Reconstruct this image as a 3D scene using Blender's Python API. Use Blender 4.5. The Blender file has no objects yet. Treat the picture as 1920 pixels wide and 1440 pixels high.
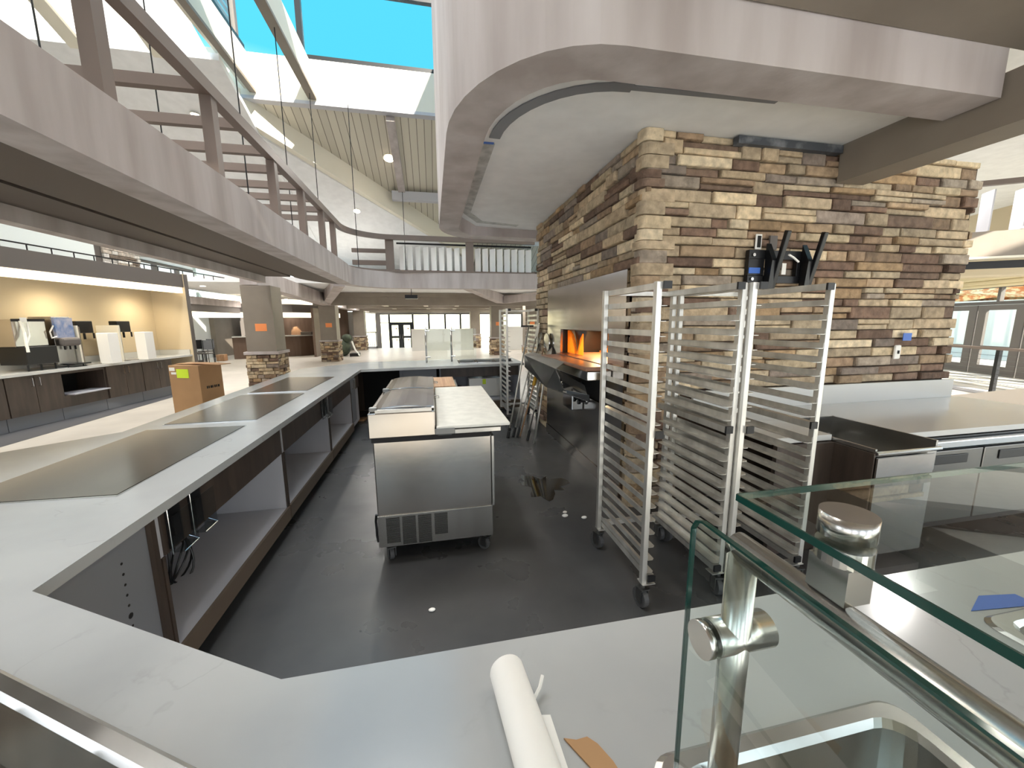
import bpy, bmesh, math, random
from mathutils import Vector, Matrix
random.seed(7)
S = bpy.context.scene
C = S.collection
H = 1.57

# ------------------------------------------------------------------ materials
def _n(nt, t, **k):
    n = nt.nodes.new(t)
    for a, b in k.items():
        setattr(n, a, b)
    return n
def col(r, g, b):
    f = lambda c: ((c/255+0.055)/1.055)**2.4 if c > 10 else c/255/12.92
    return (f(r), f(g), f(b), 1)
MATS = {}
def mat(name, c, rough=.5, metal=0., c2=None, scale=3., stretch=(1, 1, 1), bump=0., bscale=None, spec=.5,
        emit=None, estr=0., detail=4., coat=0., lo=.35, hi=.65, aniso=0., rr=0.):
    m = bpy.data.materials.new(name); m.use_nodes = True
    nt = m.node_tree; b = nt.nodes['Principled BSDF']
    b.inputs['Base Color'].default_value = c
    b.inputs['Roughness'].default_value = rough
    b.inputs['Metallic'].default_value = metal
    b.inputs['Specular IOR Level'].default_value = spec
    b.inputs['Coat Weight'].default_value = coat
    if emit:
        b.inputs['Emission Color'].default_value = emit
        b.inputs['Emission Strength'].default_value = estr
    tc = _n(nt, 'ShaderNodeTexCoord'); mp = _n(nt, 'ShaderNodeMapping')
    mp.inputs['Scale'].default_value = stretch
    nt.links.new(tc.outputs['Object'], mp.inputs['Vector'])
    if c2 or rr:
        no = _n(nt, 'ShaderNodeTexNoise'); no.inputs['Scale'].default_value = scale; no.inputs['Detail'].default_value = detail
        nt.links.new(mp.outputs[0], no.inputs['Vector'])
        cr = _n(nt, 'ShaderNodeMapRange'); cr.inputs[1].default_value = lo; cr.inputs[2].default_value = hi
        nt.links.new(no.outputs['Fac'], cr.inputs[0])
        if c2:
            mx = _n(nt, 'ShaderNodeMix', data_type='RGBA')
            mx.inputs['A'].default_value = c; mx.inputs['B'].default_value = c2
            nt.links.new(cr.outputs[0], mx.inputs['Factor']); nt.links.new(mx.outputs['Result'], b.inputs['Base Color'])
        if rr:
            r2 = _n(nt, 'ShaderNodeMapRange'); r2.inputs[3].default_value = rough; r2.inputs[4].default_value = rough+rr
            nt.links.new(cr.outputs[0], r2.inputs[0]); nt.links.new(r2.outputs[0], b.inputs['Roughness'])
    if bump:
        n2 = _n(nt, 'ShaderNodeTexNoise'); n2.inputs['Scale'].default_value = bscale or scale*4; n2.inputs['Detail'].default_value = 5
        nt.links.new(mp.outputs[0], n2.inputs['Vector'])
        bp = _n(nt, 'ShaderNodeBump'); bp.inputs['Strength'].default_value = bump; bp.inputs['Distance'].default_value = .01
        nt.links.new(n2.outputs['Fac'], bp.inputs['Height']); nt.links.new(bp.outputs[0], b.inputs['Normal'])
    MATS[name] = m
    return m

taupe = mat('taupe_plaster', col(190, 182, 180), .75, c2=col(166, 156, 152), scale=1.6, stretch=(2.2, 2.2, .35), bump=.15, bscale=14)
taupe_d = mat('taupe_paint', col(140, 130, 118), .6, c2=col(130, 120, 109), scale=2)
brownp = mat('brown_paint', col(84, 74, 66), .6)
rail_m = mat('rail_brown', col(120, 106, 98), .5)
white_c = mat('ceiling_white', col(236, 236, 236), .85, c2=col(228, 228, 228), scale=5)
white_w = mat('wall_white', col(226, 226, 220), .8)
cream = mat('beam_cream', col(224, 218, 202), .7)
sheet = mat('joint_compound', col(168, 168, 166), .8, c2=col(205, 205, 202), scale=9, stretch=(1, 1, 1))
quartz = mat('quartz_top', col(176, 178, 177), .17, c2=col(166, 168, 168), scale=2.2, spec=.6, lo=.45, hi=.7)
quartz2 = mat('solid_surface', col(200, 200, 196), .18)
concrete = mat('kitchen_concrete', col(80, 80, 80), .22, c2=col(57, 57, 58), scale=1.7, detail=8, bump=.03, rr=.2, lo=.3, hi=.7)
floor_m = mat('hall_floor', col(206, 200, 190), .35, c2=col(196, 190, 180), scale=2.5)
steel = mat('stainless', col(190, 188, 184), .26, 1., c2=col(170, 168, 164), scale=6, stretch=(1, 1, .05), bump=.02, bscale=60)
steel_h = mat('stainless_sheet', col(196, 190, 184), .19, 1., c2=col(184, 178, 172), scale=2, bump=.3, bscale=1.6)
steel_s = mat('stainless_polished', col(205, 205, 205), .12, 1.)
steel_dk = mat('dark_stainless', col(124, 122, 118), .3, 1.)
satin = mat('satin_steel', col(200, 198, 194), .24, 1., c2=col(186, 184, 180), scale=10, stretch=(1, 1, .1))
alu = mat('aluminium', col(236, 234, 228), .4, .8, c2=col(196, 194, 188), scale=8, stretch=(1, 1, .2))
gal = mat('galvanised', col(120, 120, 118), .4, 1.)
plate = mat('induction_plate', col(120, 116, 108), .16, .85, c2=col(112, 108, 101), scale=30, stretch=(1, .03, 1))
black = mat('black_plastic', col(18, 18, 19), .4)
blackm = mat('black_metal', col(26, 26, 28), .35, .3)
rubber = mat('grey_rubber', col(70, 70, 70), .6)
wood_d = mat('dark_laminate', col(74, 62, 54), .45, c2=col(60, 50, 43), scale=5, stretch=(3, 3, .4))
wood_e = mat('walnut_edge', col(98, 84, 70), .5)
lam_w = mat('white_laminate', col(186, 186, 192), .5)
lam_g = mat('grey_laminate', col(128, 130, 136), .5)
board_w = mat('cutting_board_plastic', col(226, 224, 214), .45, c2=col(214, 212, 202), scale=14)
board_b = mat('butcher_block', col(196, 158, 122), .5, c2=col(168, 128, 94), scale=4, stretch=(9, .4, 1))
card = mat('cardboard', col(176, 138, 98), .8, c2=col(168, 130, 92), scale=3)
paper = mat('paper_white', col(240, 238, 232), .75, bump=.05, bscale=30)
orange = mat('orange_paper', col(245, 150, 90), .7)
yellow = mat('yellow_label', col(214, 240, 60), .6)
blue = mat('blue_tape', col(54, 104, 190), .5)
oran_p = mat('orange_film', col(252, 170, 60), .45, c2=col(244, 150, 50), scale=5, stretch=(6, 6, .3))
def film_mat():
    nt = oran_p.node_tree; b = nt.nodes['Principled BSDF']; o = nt.nodes['Material Output']
    tr = _n(nt, 'ShaderNodeBsdfTranslucent'); tr.inputs[0].default_value = (1, .6, .14, 1)
    mx = _n(nt, 'ShaderNodeMixShader'); mx.inputs[0].default_value = .6
    nt.links.new(b.outputs[0], mx.inputs[1]); nt.links.new(tr.outputs[0], mx.inputs[2]); nt.links.new(mx.outputs[0], o.inputs['Surface'])
film_mat()
terra = mat('oven_stone', col(150, 104, 78), .3, c2=col(132, 90, 66), scale=6)
grout = mat('mortar', col(66, 52, 40), .95)
dark = mat('dark_void', col(24, 22, 22), .8)
tan = mat('tan_wall', col(206, 190, 160), .8)
greyd = mat('dark_grey_paint', col(98, 92, 88), .6)
tile_w = mat('white_tile_wall', col(228, 230, 228), .3)
brownw = mat('brown_panel_wall', col(108, 88, 74), .5, c2=col(98, 78, 64), scale=3, stretch=(4, 4, .3))
lens_g = mat('lamp_glow', col(255, 244, 220), .5, emit=col(255, 240, 214), estr=14)
cove = mat('cove_glow', col(255, 250, 236), .5, emit=col(255, 240, 210), estr=1.0)
foliage = mat('autumn_foliage', col(226, 150, 96), .9, c2=col(250, 236, 190), scale=5, lo=.42, hi=.58)
red = mat('red_plastic', col(170, 30, 26), .4)
green_d = mat('green_canvas', col(74, 84, 66), .8, c2=col(52, 60, 48), scale=6)
deckm = mat('patio_ground', col(225, 214, 180), .8)
gedge = mat('glass_edge', col(22, 62, 54), .1, spec=.8)
silver_bag = mat('plastic_bag', col(235, 235, 228), .3)
bluepic = mat('dispenser_graphic', col(96, 130, 186), .3, c2=col(190, 190, 205), scale=7)
sun_blind = mat('roller_blind', col(216, 200, 160), .8)

def glass_mat(name, tint, f0=.06, rough=.0):
    m = bpy.data.materials.new(name); m.use_nodes = True; nt = m.node_tree
    for n in list(nt.nodes): nt.nodes.remove(n)
    o = _n(nt, 'ShaderNodeOutputMaterial'); t = _n(nt, 'ShaderNodeBsdfTransparent'); g = _n(nt, 'ShaderNodeBsdfGlossy')
    t.inputs[0].default_value = tint; g.inputs['Roughness'].default_value = rough
    g.inputs['Color'].default_value = (1, 1, 1, 1)
    fr = _n(nt, 'ShaderNodeFresnel'); fr.inputs[0].default_value = 1.5
    mx = _n(nt, 'ShaderNodeMixShader')
    ge = _n(nt, 'ShaderNodeNewGeometry'); iv = _n(nt, 'ShaderNodeMath', operation='SUBTRACT'); iv.inputs[0].default_value = 1
    nt.links.new(ge.outputs['Backfacing'], iv.inputs[1]); mu = _n(nt, 'ShaderNodeMath', operation='MULTIPLY')
    nt.links.new(fr.outputs[0], mu.inputs[0]); nt.links.new(iv.outputs[0], mu.inputs[1])
    nt.links.new(mu.outputs[0], mx.inputs[0]); nt.links.new(t.outputs[0], mx.inputs[1]); nt.links.new(g.outputs[0], mx.inputs[2])
    nt.links.new(mx.outputs[0], o.inputs[0]); return m
glass = glass_mat('clear_glass', (.93, .97, .955, 1))
wglass = glass_mat('window_glass', (.95, .97, .97, 1))
clearp = glass_mat('clear_plastic', (.8, .82, .82, 1), rough=.1)

def stone_mat():
    m = bpy.data.materials.new('ledge_stone'); m.use_nodes = True; nt = m.node_tree; b = nt.nodes['Principled BSDF']
    a = _n(nt, 'ShaderNodeVertexColor', layer_name='stone')
    tc = _n(nt, 'ShaderNodeTexCoord')
    no = _n(nt, 'ShaderNodeTexNoise'); no.inputs['Scale'].default_value = 16; no.inputs['Detail'].default_value = 7
    nt.links.new(tc.outputs['Object'], no.inputs['Vector'])
    mr = _n(nt, 'ShaderNodeMapRange'); mr.inputs[1].default_value = .3; mr.inputs[2].default_value = .7
    mr.inputs[3].default_value = .66; mr.inputs[4].default_value = 1.22
    nt.links.new(no.outputs['Fac'], mr.inputs[0])
    mx = _n(nt, 'ShaderNodeMix', data_type='RGBA', blend_type='MULTIPLY'); mx.inputs['Factor'].default_value = 1
    nt.links.new(a.outputs[0], mx.inputs['A']); nt.links.new(mr.outputs[0], mx.inputs['B'])
    nt.links.new(mx.outputs['Result'], b.inputs['Base Color']); b.inputs['Roughness'].default_value = .9
    n2 = _n(nt, 'ShaderNodeTexNoise'); n2.inputs['Scale'].default_value = 26; n2.inputs['Detail'].default_value = 8
    nt.links.new(tc.outputs['Object'], n2.inputs['Vector'])
    bp = _n(nt, 'ShaderNodeBump'); bp.inputs['Strength'].default_value = .75; bp.inputs['Distance'].default_value = .02
    nt.links.new(n2.outputs['Fac'], bp.inputs['Height']); nt.links.new(bp.outputs[0], b.inputs['Normal'])
    return m
stone_m = stone_mat()

def plank_mat(name, c, c2, width, axis=0):
    m = bpy.data.materials.new(name); m.use_nodes = True; nt = m.node_tree; b = nt.nodes['Principled BSDF']
    tc = _n(nt, 'ShaderNodeTexCoord'); sx = _n(nt, 'ShaderNodeSeparateXYZ'); nt.links.new(tc.outputs['Object'], sx.inputs[0])
    d = _n(nt, 'ShaderNodeMath', operation='DIVIDE'); d.inputs[1].default_value = width; nt.links.new(sx.outputs[axis], d.inputs[0])
    f = _n(nt, 'ShaderNodeMath', operation='FRACT'); nt.links.new(d.outputs[0], f.inputs[0])
    g = _n(nt, 'ShaderNodeMath', operation='LESS_THAN'); g.inputs[1].default_value = .09; nt.links.new(f.outputs[0], g.inputs[0])
    fl = _n(nt, 'ShaderNodeMath', operation='FLOOR'); nt.links.new(d.outputs[0], fl.inputs[0])
    wn = _n(nt, 'ShaderNodeTexWhiteNoise', noise_dimensions='1D'); nt.links.new(fl.outputs[0], wn.inputs['W'])
    m1 = _n(nt, 'ShaderNodeMix', data_type='RGBA'); m1.inputs['A'].default_value = c
    m1.inputs['B'].default_value = tuple(x*.86 for x in c[:3])+(1,); nt.links.new(wn.outputs['Value'], m1.inputs['Factor'])
    m2 = _n(nt, 'ShaderNodeMix', data_type='RGBA'); m2.inputs['B'].default_value = c2
    nt.links.new(m1.outputs['Result'], m2.inputs['A']); nt.links.new(g.outputs[0], m2.inputs['Factor'])
    nt.links.new(m2.outputs['Result'], b.inputs['Base Color']); b.inputs['Roughness'].default_value = .6
    return m
planks = plank_mat('painted_planks', col(206, 200, 184), col(120, 114, 100), .19)

# ------------------------------------------------------------------ mesh builder
class M:
    def __init__(s): s.v = []; s.f = []; s.fc = []
    def add(s, vs, fs, c=None):
        o = len(s.v); s.v += [tuple(v) for v in vs]
        for f in fs: s.f.append([i+o for i in f]); s.fc.append(c)
        return s
    def box(s, x0, y0, z0, x1, y1, z1, c=None, R=None):
        vs = [Vector(p) for p in ((x0,y0,z0),(x1,y0,z0),(x1,y1,z0),(x0,y1,z0),(x0,y0,z1),(x1,y0,z1),(x1,y1,z1),(x0,y1,z1))]
        if R is not None: vs = [R @ v for v in vs]
        return s.add(vs, ((0,3,2,1),(4,5,6,7),(0,1,5,4),(1,2,6,5),(2,3,7,6),(3,0,4,7)), c)
    def cyl(s, p0, p1, r, n=16, r2=None, c=None):
        p0 = Vector(p0); p1 = Vector(p1); d = (p1-p0).normalized(); r2 = r if r2 is None else r2
        a = d.orthogonal().normalized(); b = d.cross(a)
        vs = [p0+(a*math.cos(t)+b*math.sin(t))*r for t in [2*math.pi*i/n for i in range(n)]]
        vs += [p1+(a*math.cos(t)+b*math.sin(t))*r2 for t in [2*math.pi*i/n for i in range(n)]]
        fs = [(i, (i+1) % n, n+(i+1) % n, n+i) for i in range(n)]+[tuple(range(n-1, -1, -1)), tuple(range(n, 2*n))]
        return s.add(vs, fs, c)
    def tube(s, pts, r, n=8, c=None):
        pts = [Vector(p) for p in pts]; vs = []; fs = []; prev = None
        for i, p in enumerate(pts):
            d = (pts[min(i+1, len(pts)-1)]-pts[max(i-1, 0)]).normalized()
            if prev is None: a = d.orthogonal().normalized()
            else: a = (prev-d*prev.dot(d)).normalized()
            prev = a; b = d.cross(a)
            vs += [p+(a*math.cos(t)+b*math.sin(t))*r for t in [2*math.pi*k/n for k in range(n)]]
        for i in range(len(pts)-1):
            fs += [(i*n+k, i*n+(k+1) % n, (i+1)*n+(k+1) % n, (i+1)*n+k) for k in range(n)]
        fs += [tuple(range(n-1, -1, -1)), tuple((len(pts)-1)*n+k for k in range(n))]
        return s.add(vs, fs, c)
    def prism(s, poly, z0, z1, c=None, f=None):
        n = len(poly)
        A = sum(poly[i][0]*poly[(i+1) % n][1]-poly[(i+1) % n][0]*poly[i][1] for i in range(n))
        if A < 0: poly = poly[::-1]
        f = f or (lambda x, y, z: (x, y, z))
        vs = [f(x, y, z0) for x, y in poly]+[f(x, y, z1) for x, y in poly]
        return s.add(vs, [tuple(range(n-1, -1, -1)), tuple(range(n, 2*n))]+[(i, (i+1) % n, n+(i+1) % n, n+i) for i in range(n)], c)
    def sweep(s, path, prof, c=None, closed=False):
        """path: 2D points, prof: (offset to the left, z) closed polygon"""
        n = len(path); k = len(prof); vs = []; fs = []
        for i in range(n):
            p = Vector(path[i]); ds = []
            if i > 0: ds.append((p-Vector(path[i-1])).normalized())
            if i < n-1: ds.append((Vector(path[i+1])-p).normalized())
            d = sum(ds, Vector((0, 0))).normalized(); nn = Vector((-d.y, d.x))
            m = 1/max(.5, nn.dot(Vector((-ds[0].y, ds[0].x))))
            for o, z in prof: vs.append((p.x+nn.x*o*m, p.y+nn.y*o*m, z))
        for i in range(n-1):
            for j in range(k):
                a = i*k+j; b = i*k+(j+1) % k; fs.append((a, a+k, b+k, b))
        fs += [tuple(range(k)), tuple(range(n*k-1, (n-1)*k-1, -1))]
        return s.add(vs, fs, c)
    def sphere(s, p, r, n=12, m=8, sc=(1, 1, 1), c=None):
        vs = [(p[0], p[1], p[2]+r*sc[2])]
        for j in range(1, m):
            t = math.pi*j/m
            for i in range(n):
                a = 2*math.pi*i/n; vs.append((p[0]+r*sc[0]*math.sin(t)*math.cos(a), p[1]+r*sc[1]*math.sin(t)*math.sin(a), p[2]+r*sc[2]*math.cos(t)))
        vs.append((p[0], p[1], p[2]-r*sc[2])); fs = [(0, 1+i, 1+(i+1) % n) for i in range(n)]
        for j in range(m-2):
            fs += [(1+j*n+i, 1+(j+1)*n+i, 1+(j+1)*n+(i+1) % n, 1+j*n+(i+1) % n) for i in range(n)]
        L = len(vs)-1; fs += [(L, 1+(m-2)*n+(i+1) % n, 1+(m-2)*n+i) for i in range(n)]
        return s.add(vs, fs, c)

def obj(name, mb, ma, parent=None, bevel=0, smooth=False, world=False, seg=2, kind=None, label=None):
    me = bpy.data.meshes.new(name)
    vs = mb.v
    if parent is not None and world:
        inv = (Matrix.Translation(parent.location) @ parent.rotation_euler.to_matrix().to_4x4()).inverted()
        vs = [tuple(inv @ Vector(v)) for v in vs]
    me.from_pydata(vs, [], mb.f); me.update()
    if any(c is not None for c in mb.fc):
        ca = me.color_attributes.new('stone', 'FLOAT_COLOR', 'CORNER')
        for p, c in zip(me.polygons, mb.fc):
            for li in p.loop_indices: ca.data[li].color = c or (1, 1, 1, 1)
    if isinstance(ma, (list, tuple)):
        for x in ma: me.materials.append(x)
    else: me.materials.append(ma)
    o = bpy.data.objects.new(name, me); C.objects.link(o)
    if parent is not None: o.parent = parent
    bm = bmesh.new(); bm.from_mesh(me); bmesh.ops.recalc_face_normals(bm, faces=bm.faces); bm.to_mesh(me); bm.free()
    if smooth:
        for p in me.polygons: p.use_smooth = len(p.vertices) <= 4
    if bevel:
        b = o.modifiers.new('bevel', 'BEVEL'); b.width = bevel; b.segments = seg; b.limit_method = 'ANGLE'; b.angle_limit = math.radians(50)
    if kind: o['kind'] = kind
    if label: o['label'] = label
    return o
def tag(o, label, cat, group=None, kind=None):
    o['label'] = label; o['category'] = cat
    if group: o['group'] = group
    if kind: o['kind'] = kind
    return o
def thing(name, label, cat, loc=(0, 0, 0), rz=0., group=None, rx=0., ry=0.):
    o = bpy.data.objects.new(name, None); C.objects.link(o); o.empty_display_size = .1
    o.location = loc; o.rotation_euler = (rx, ry, rz); tag(o, label, cat, group); return o
def struct(name, mb, ma, **k): return obj(name, mb, ma, kind='structure', **k)
def dup(root, loc, rz, label, group=None):
    r = root.copy(); C.objects.link(r); r.location = loc; r.rotation_euler = (0, 0, rz); r['label'] = label
    if group: r['group'] = group
    for ch in list(root.children):
        c = ch.copy(); C.objects.link(c); c.parent = r
        for g in list(ch.children):
            d = g.copy(); C.objects.link(d); d.parent = c
    return r
def arc(cx, cy, r, a0, a1, n):
    return [(cx+r*math.cos(math.radians(a0+(a1-a0)*i/n)), cy+r*math.sin(math.radians(a0+(a1-a0)*i/n))) for i in range(n+1)]

# ------------------------------------------------------------------ stone cladding
PAL = [(204,184,152),(196,176,146),(212,194,164),(186,166,138),(178,158,130),(150,126,102),(128,106,90),(124,100,84),(112,90,76),(168,144,116),(172,144,110),(176,158,132),(190,172,144),(160,146,130),(142,128,116)]
def stones(mb, L, z0, z1, T, cs=.086, ls=.34, skip=None, rnd=None, dmin=.02, dvar=.042, endjag=0., pal=PAL):
    """ledge stones on a panel: u along 0..L, v = height, w = out.  T(u, w, z) -> world"""
    rnd = rnd or random
    z = z0
    while z < z1-.02:
        h = min(cs*rnd.uniform(.72, 1.28), z1-z)
        if z1-z-h < .03: h = z1-z
        u = -rnd.uniform(0, ls*.5)
        while u < L:
            l = ls*rnd.uniform(.45, 1.6); a = max(u, 0); b = min(u+l, L); u += l
            if b-a < .03: continue
            if L-b < .04: b = L; u = L
            eb = b+(rnd.uniform(-endjag, endjag*.4) if b >= L-1e-6 and endjag else 0)
            parts = [(z, z+h)]
            if h > cs*1.08 and rnd.random() < .3: parts = [(z, z+h*.5), (z+h*.5, z+h)]
            for q0, q1 in parts:
                if skip and skip((a+b)/2, (q0+q1)/2): continue
                c = rnd.choice(pal); k = rnd.uniform(.88, 1.1); cc = col(*[min(255, max(0, x*k)) for x in c])
                d = dmin+dvar*rnd.random(); g = .0052; e = min(.014, (q1-q0)*.24)
                x0 = a+g; x1 = eb-g; y0 = q0+g*.7; y1 = q1-g*.7
                j = lambda s: rnd.uniform(-s, s)
                tl = j(.004); tr = j(.004); bl = j(.003); br = j(.003)
                ring0 = [(x0, y0+bl), (x1, y0+br), (x1, y1+tr), (x0, y1+tl)]
                def lv(ins, w):
                    return [T(p[0]+(ins if i in (0, 3) else -ins), w, p[1]+(ins*.8 if i < 2 else -ins*.8)) for i, p in enumerate(ring0)]
                lvls = [lv(0, 0), lv(0, d-e), lv(e*.35, d-e*.3), lv(e*1.2, d)]
                dd = [j(.004) for _ in range(4)]
                vs = [v for l_ in lvls for v in l_]; fs = []
                for k_ in range(3):
                    for i in range(4): fs.append((k_*4+i, k_*4+(i+1) % 4, k_*4+4+(i+1) % 4, k_*4+4+i))
                fs.append((12, 13, 14, 15)); mb.add(vs, fs, cc)
        z += h
    return mb
# ------------------------------------------------------------------ floor / shell
struct('floor', M().prism([(-16, -4), (24, -4), (24, 25.2), (-16, 25.2)], -.2, 0), floor_m)
struct('floor', M().box(-16, 25.21, -.75, 24, 30.6, -.55), floor_m)
struct('floor', M().prism([(-1.9, .3), (-1.9, 7.2), (1.63, 7.2), (1.63, 2.86), (5.2, 2.86), (5.2, .3)], .001, .004), concrete)
struct('floor', M().box(-7.1, 2.0, .001, -5.55, 10.6, .003), mat('grey_tile', col(96, 96, 98), .35), label='grey tile strip in front of the beverage counter')
# outside ground
struct('floor', M().box(-40, 30.7, -.9, 60, 80, -.6).box(13.5, -30, -.9, 60, 30.6, -.3), deckm, label='pale patio ground outside the windows')

# kitchen stone block: core with an oven cavity
struct('wall_kitchen', M().box(2.45, 2.885, 0, 4.98, 5.86, 2.97).box(1.64, 5.22, 0, 2.44, 5.86, 2.97)
       .box(1.64, 2.885, 0, 2.44, 2.98, 2.97).box(1.64, 2.981, 1.99, 2.44, 5.219, 2.97).box(1.64, 2.981, 0, 2.44, 5.219, 1.0), grout)
sr = random.Random(11)
mb = M()
# left face (looks towards -X), u runs along +Y ; corner at (1.6,2.83)
TL = lambda u, w, z: (1.64-w, 2.86+u, z)
stones(mb, 3.02, 1.985, 2.97, TL, rnd=sr, endjag=.03)
stones(mb, .13, 0, 1.98, TL, rnd=sr, ls=.16)
stones(mb, .66, 0, 1.98, lambda u, w, z: (1.64-w, 5.22+u, z), rnd=sr, endjag=.03)
# right face
TR = lambda u, w, z: (1.615+u, 2.885-w, z)
stones(mb, 3.38, .985, 2.97, TR, rnd=sr, skip=lambda u, z: 1.9 < u < 2.02 and False, endjag=.06)
stones(mb, .42, 0, .985, TR, rnd=sr)
# far end face of left wall
stones(mb, .6, 0, 2.97, lambda u, w, z: (1.64+u, 5.86+w, z), rnd=sr)
# rounded corner quoins
z = 0
while z < 2.94:
    h = min(sr.uniform(.06, .1), 2.97-z); c = sr.choice(PAL); cc = col(*c); o = sr.uniform(0, .03)
    lx = sr.uniform(.12, .3); ly = sr.uniform(.08, .13)
    x0 = 1.6-o; y0 = 2.838-o
    pl = [(x0+lx, y0)]+[(x0+.05+.05*math.cos(a), y0+.05+.05*math.sin(a)) for a in [math.radians(270-18*i) for i in range(6)]]+[(x0, y0+ly), (x0+.1, y0+ly), (x0+.1, y0+.09), (x0+lx, y0+.06)]
    mb.prism(pl, z+.004, z+h-.004, cc); z += h
struct('wall_kitchen', mb, stone_m, label='ledge stone cladding on the kitchen block')

# ------------------------------------------------------------------ columns
def column(x0, y0, w, base, top, lab, d=None, seed=1, sheetz=1.5, note=True):
    d = d or w; r = random.Random(seed)
    t = thing('stone_base_column', lab, 'column', (x0+w/2, y0+d/2, 0), 0)
    obj('shaft', M().box(x0, y0, base+.04, x0+w, y0+d, top), taupe_d, t, world=True)
    obj('ledge', M().box(x0-.06, y0-.06, base-.02, x0+w+.06, y0+d+.06, base+.05), taupe, t, world=True, bevel=.008)
    m = M(); k = dict(rnd=r, cs=.085, ls=.22)
    m.box(x0+.015, y0+.015, 0, x0+w-.015, y0+d-.015, base-.025, col(66, 52, 40))
    stones(m, w+.06, 0, base-.03, lambda u, q, z: (x0-.03+u, y0+.0-q, z), **k)
    stones(m, w+.06, 0, base-.03, lambda u, q, z: (x0-.03+u, y0+d+q, z), **k)
    stones(m, d+.06, 0, base-.03, lambda u, q, z: (x0-q, y0-.03+u, z), **k)
    stones(m, d+.06, 0, base-.03, lambda u, q, z: (x0+w+q, y0-.03+u, z), **k)
    obj('stone_base', m, stone_m, t, world=True)
    if note:
        n = obj('paper_notice', M().box(x0+w*.36, y0-.006, sheetz-.11, x0+w*.36+.24, y0-.001, sheetz+.06), orange)
        tag(n, 'orange notice on the '+lab.replace(' with stone base', ''), 'notice', 'orange notices on the columns')
    return t
column(-4.2, 10.0, .62, .87, 2.42, 'grey column with stone base nearest the left counter', seed=3, note=True)
column(-4.42, 17.0, .62, .83, 2.25, 'grey column with stone base standing behind the nearest one', d=.62, seed=4)
column(-4.36, 23.6, .6, .78, 2.22, 'grey column with stone base farthest along the left row', seed=5, note=False)
column(2.76, 18.2, .58, .8, 2.3, 'grey column with stone base right of the half wall', seed=6)
column(2.3, 23.6, .58, .8, 2.2, 'grey column with stone base rising out of the half wall', seed=7, note=False)
column(4.45, 18.4, .6, .35, 2.75, 'pale column with stone base seen behind the far sheet pan rack', seed=8, note=True)

# ------------------------------------------------------------------ ring bridge over the counter
ringp = [(-1.80, -3), (-1.82, 8.0), (-1.83, 9.7)]+arc(-.73, 9.95, 1.12, 180, 92, 12)[0:]+[(1.0, 11.05), (3.6, 10.9)]
PN = [(p[0], p[1]) for p in ringp]
t = thing('ring_bridge', 'curved taupe plaster bridge overhead following the left counter', 'bridge', (-1.82, 8, 2.48))
# left side of the path direction (+Y) is -X  => positive offset = outwards
obj('fascia', M().sweep(PN, [(0, 2.48), (0, 2.9), (.28, 2.9), (.28, 2.48)]), taupe, t, world=True)
obj('soffit', M().sweep(PN, [(.281, 2.6), (.281, 2.86), (1.17, 2.86), (1.17, 2.6)]).sweep(PN[:4], [(1.24, 2.6), (1.24, 2.86), (1.74, 2.86), (1.74, 2.6)]), brownp, t, world=True)
obj('light_slot', M().sweep(PN[:4], [(1.171, 2.66), (1.171, 2.86), (1.239, 2.86), (1.239, 2.66)]), dark, t, world=True)
obj('outer_fascia', M().sweep(PN[:4], [(1.741, 2.46), (1.741, 2.9), (1.9, 2.9), (1.9, 2.46)]), taupe, t, world=True)

t = thing('pergola_railing', 'brown post and beam trellis railing on top of the ring bridge', 'railing', (-2.09, 4, 2.9))
RZ = 3.78; XR = -2.02
rp = [(XR, -1), (XR, 9.75)]+arc(-.9, 9.95, 1.12, 180, 90, 10)+[(2.95, 11.12)]
obj('top_rail', M().sweep(rp, [(-.05, RZ-.06), (-.05, RZ+.06), (.05, RZ+.06), (.05, RZ-.06)]), rail_m, t, world=True)
obj('bottom_rail', M().sweep(rp, [(-.04, 2.9), (-.04, 2.95), (.04, 2.95), (.04, 2.9)]), rail_m, t, world=True)
obj('back_rail', M().box(-3.45, -1, RZ-.06, -3.36, 9.6, RZ+.06), rail_m, t, world=True)
for y in (3.24, 4.62, 6.15, 7.35, 8.55, 9.45):
    obj('post', M().box(XR-.06, y-.055, 2.9, XR+.04, y+.055, RZ-.06), rail_m, t, world=True)
for x in (-1.0, 1.12):
    obj('post', M().box(x-.12, 11.07, 2.9, x+.09, 11.17, RZ-.06), rail_m, t, world=True)
y = 3.2
for y in (3.24, 4.55, 5.3, 6.0, 6.65, 7.35, 8.0, 8.7, 9.4):
    obj('cross_beam', M().box(-3.4, y-.04, RZ-.05, XR-.05, y+.04, RZ+.05), rail_m, t, world=True)
obj('cross_beam', M().box(-2.0, 11.3, 3.42, -1.05, 11.38, 3.52), rail_m, t, world=True)
obj('cross_beam', M().box(-2.0, 11.3, 3.1, -1.05, 11.38, 3.22), rail_m, t, world=True)
obj('back_curb', M().box(-2.6, 12.3, 2.87, 3.4, 12.4, 3.12), wood_d, t, world=True)
obj('hanger_rail', M().box(-.85, 11.3, 3.66, 2.9, 11.36, 3.7), blackm, t, world=True)
fin_m = mat('baffle_white', col(244, 244, 242), .6)
def fin(x, y, rz=-.85):
    R = Matrix.Translation((x, y, 0)) @ Matrix.Rotation(rz, 4, 'Z')
    return M().box(-.095, -.012, 2.93, .095, .012, 3.6, R=R)
for i in range(9):
    o = obj('baffle', fin(-.72+i*.213, 11.32), fin_m, t, world=True)
for i in range(8):
    o = obj('baffle', fin(1.35+i*.21, 11.30), fin_m, t, world=True)

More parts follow.
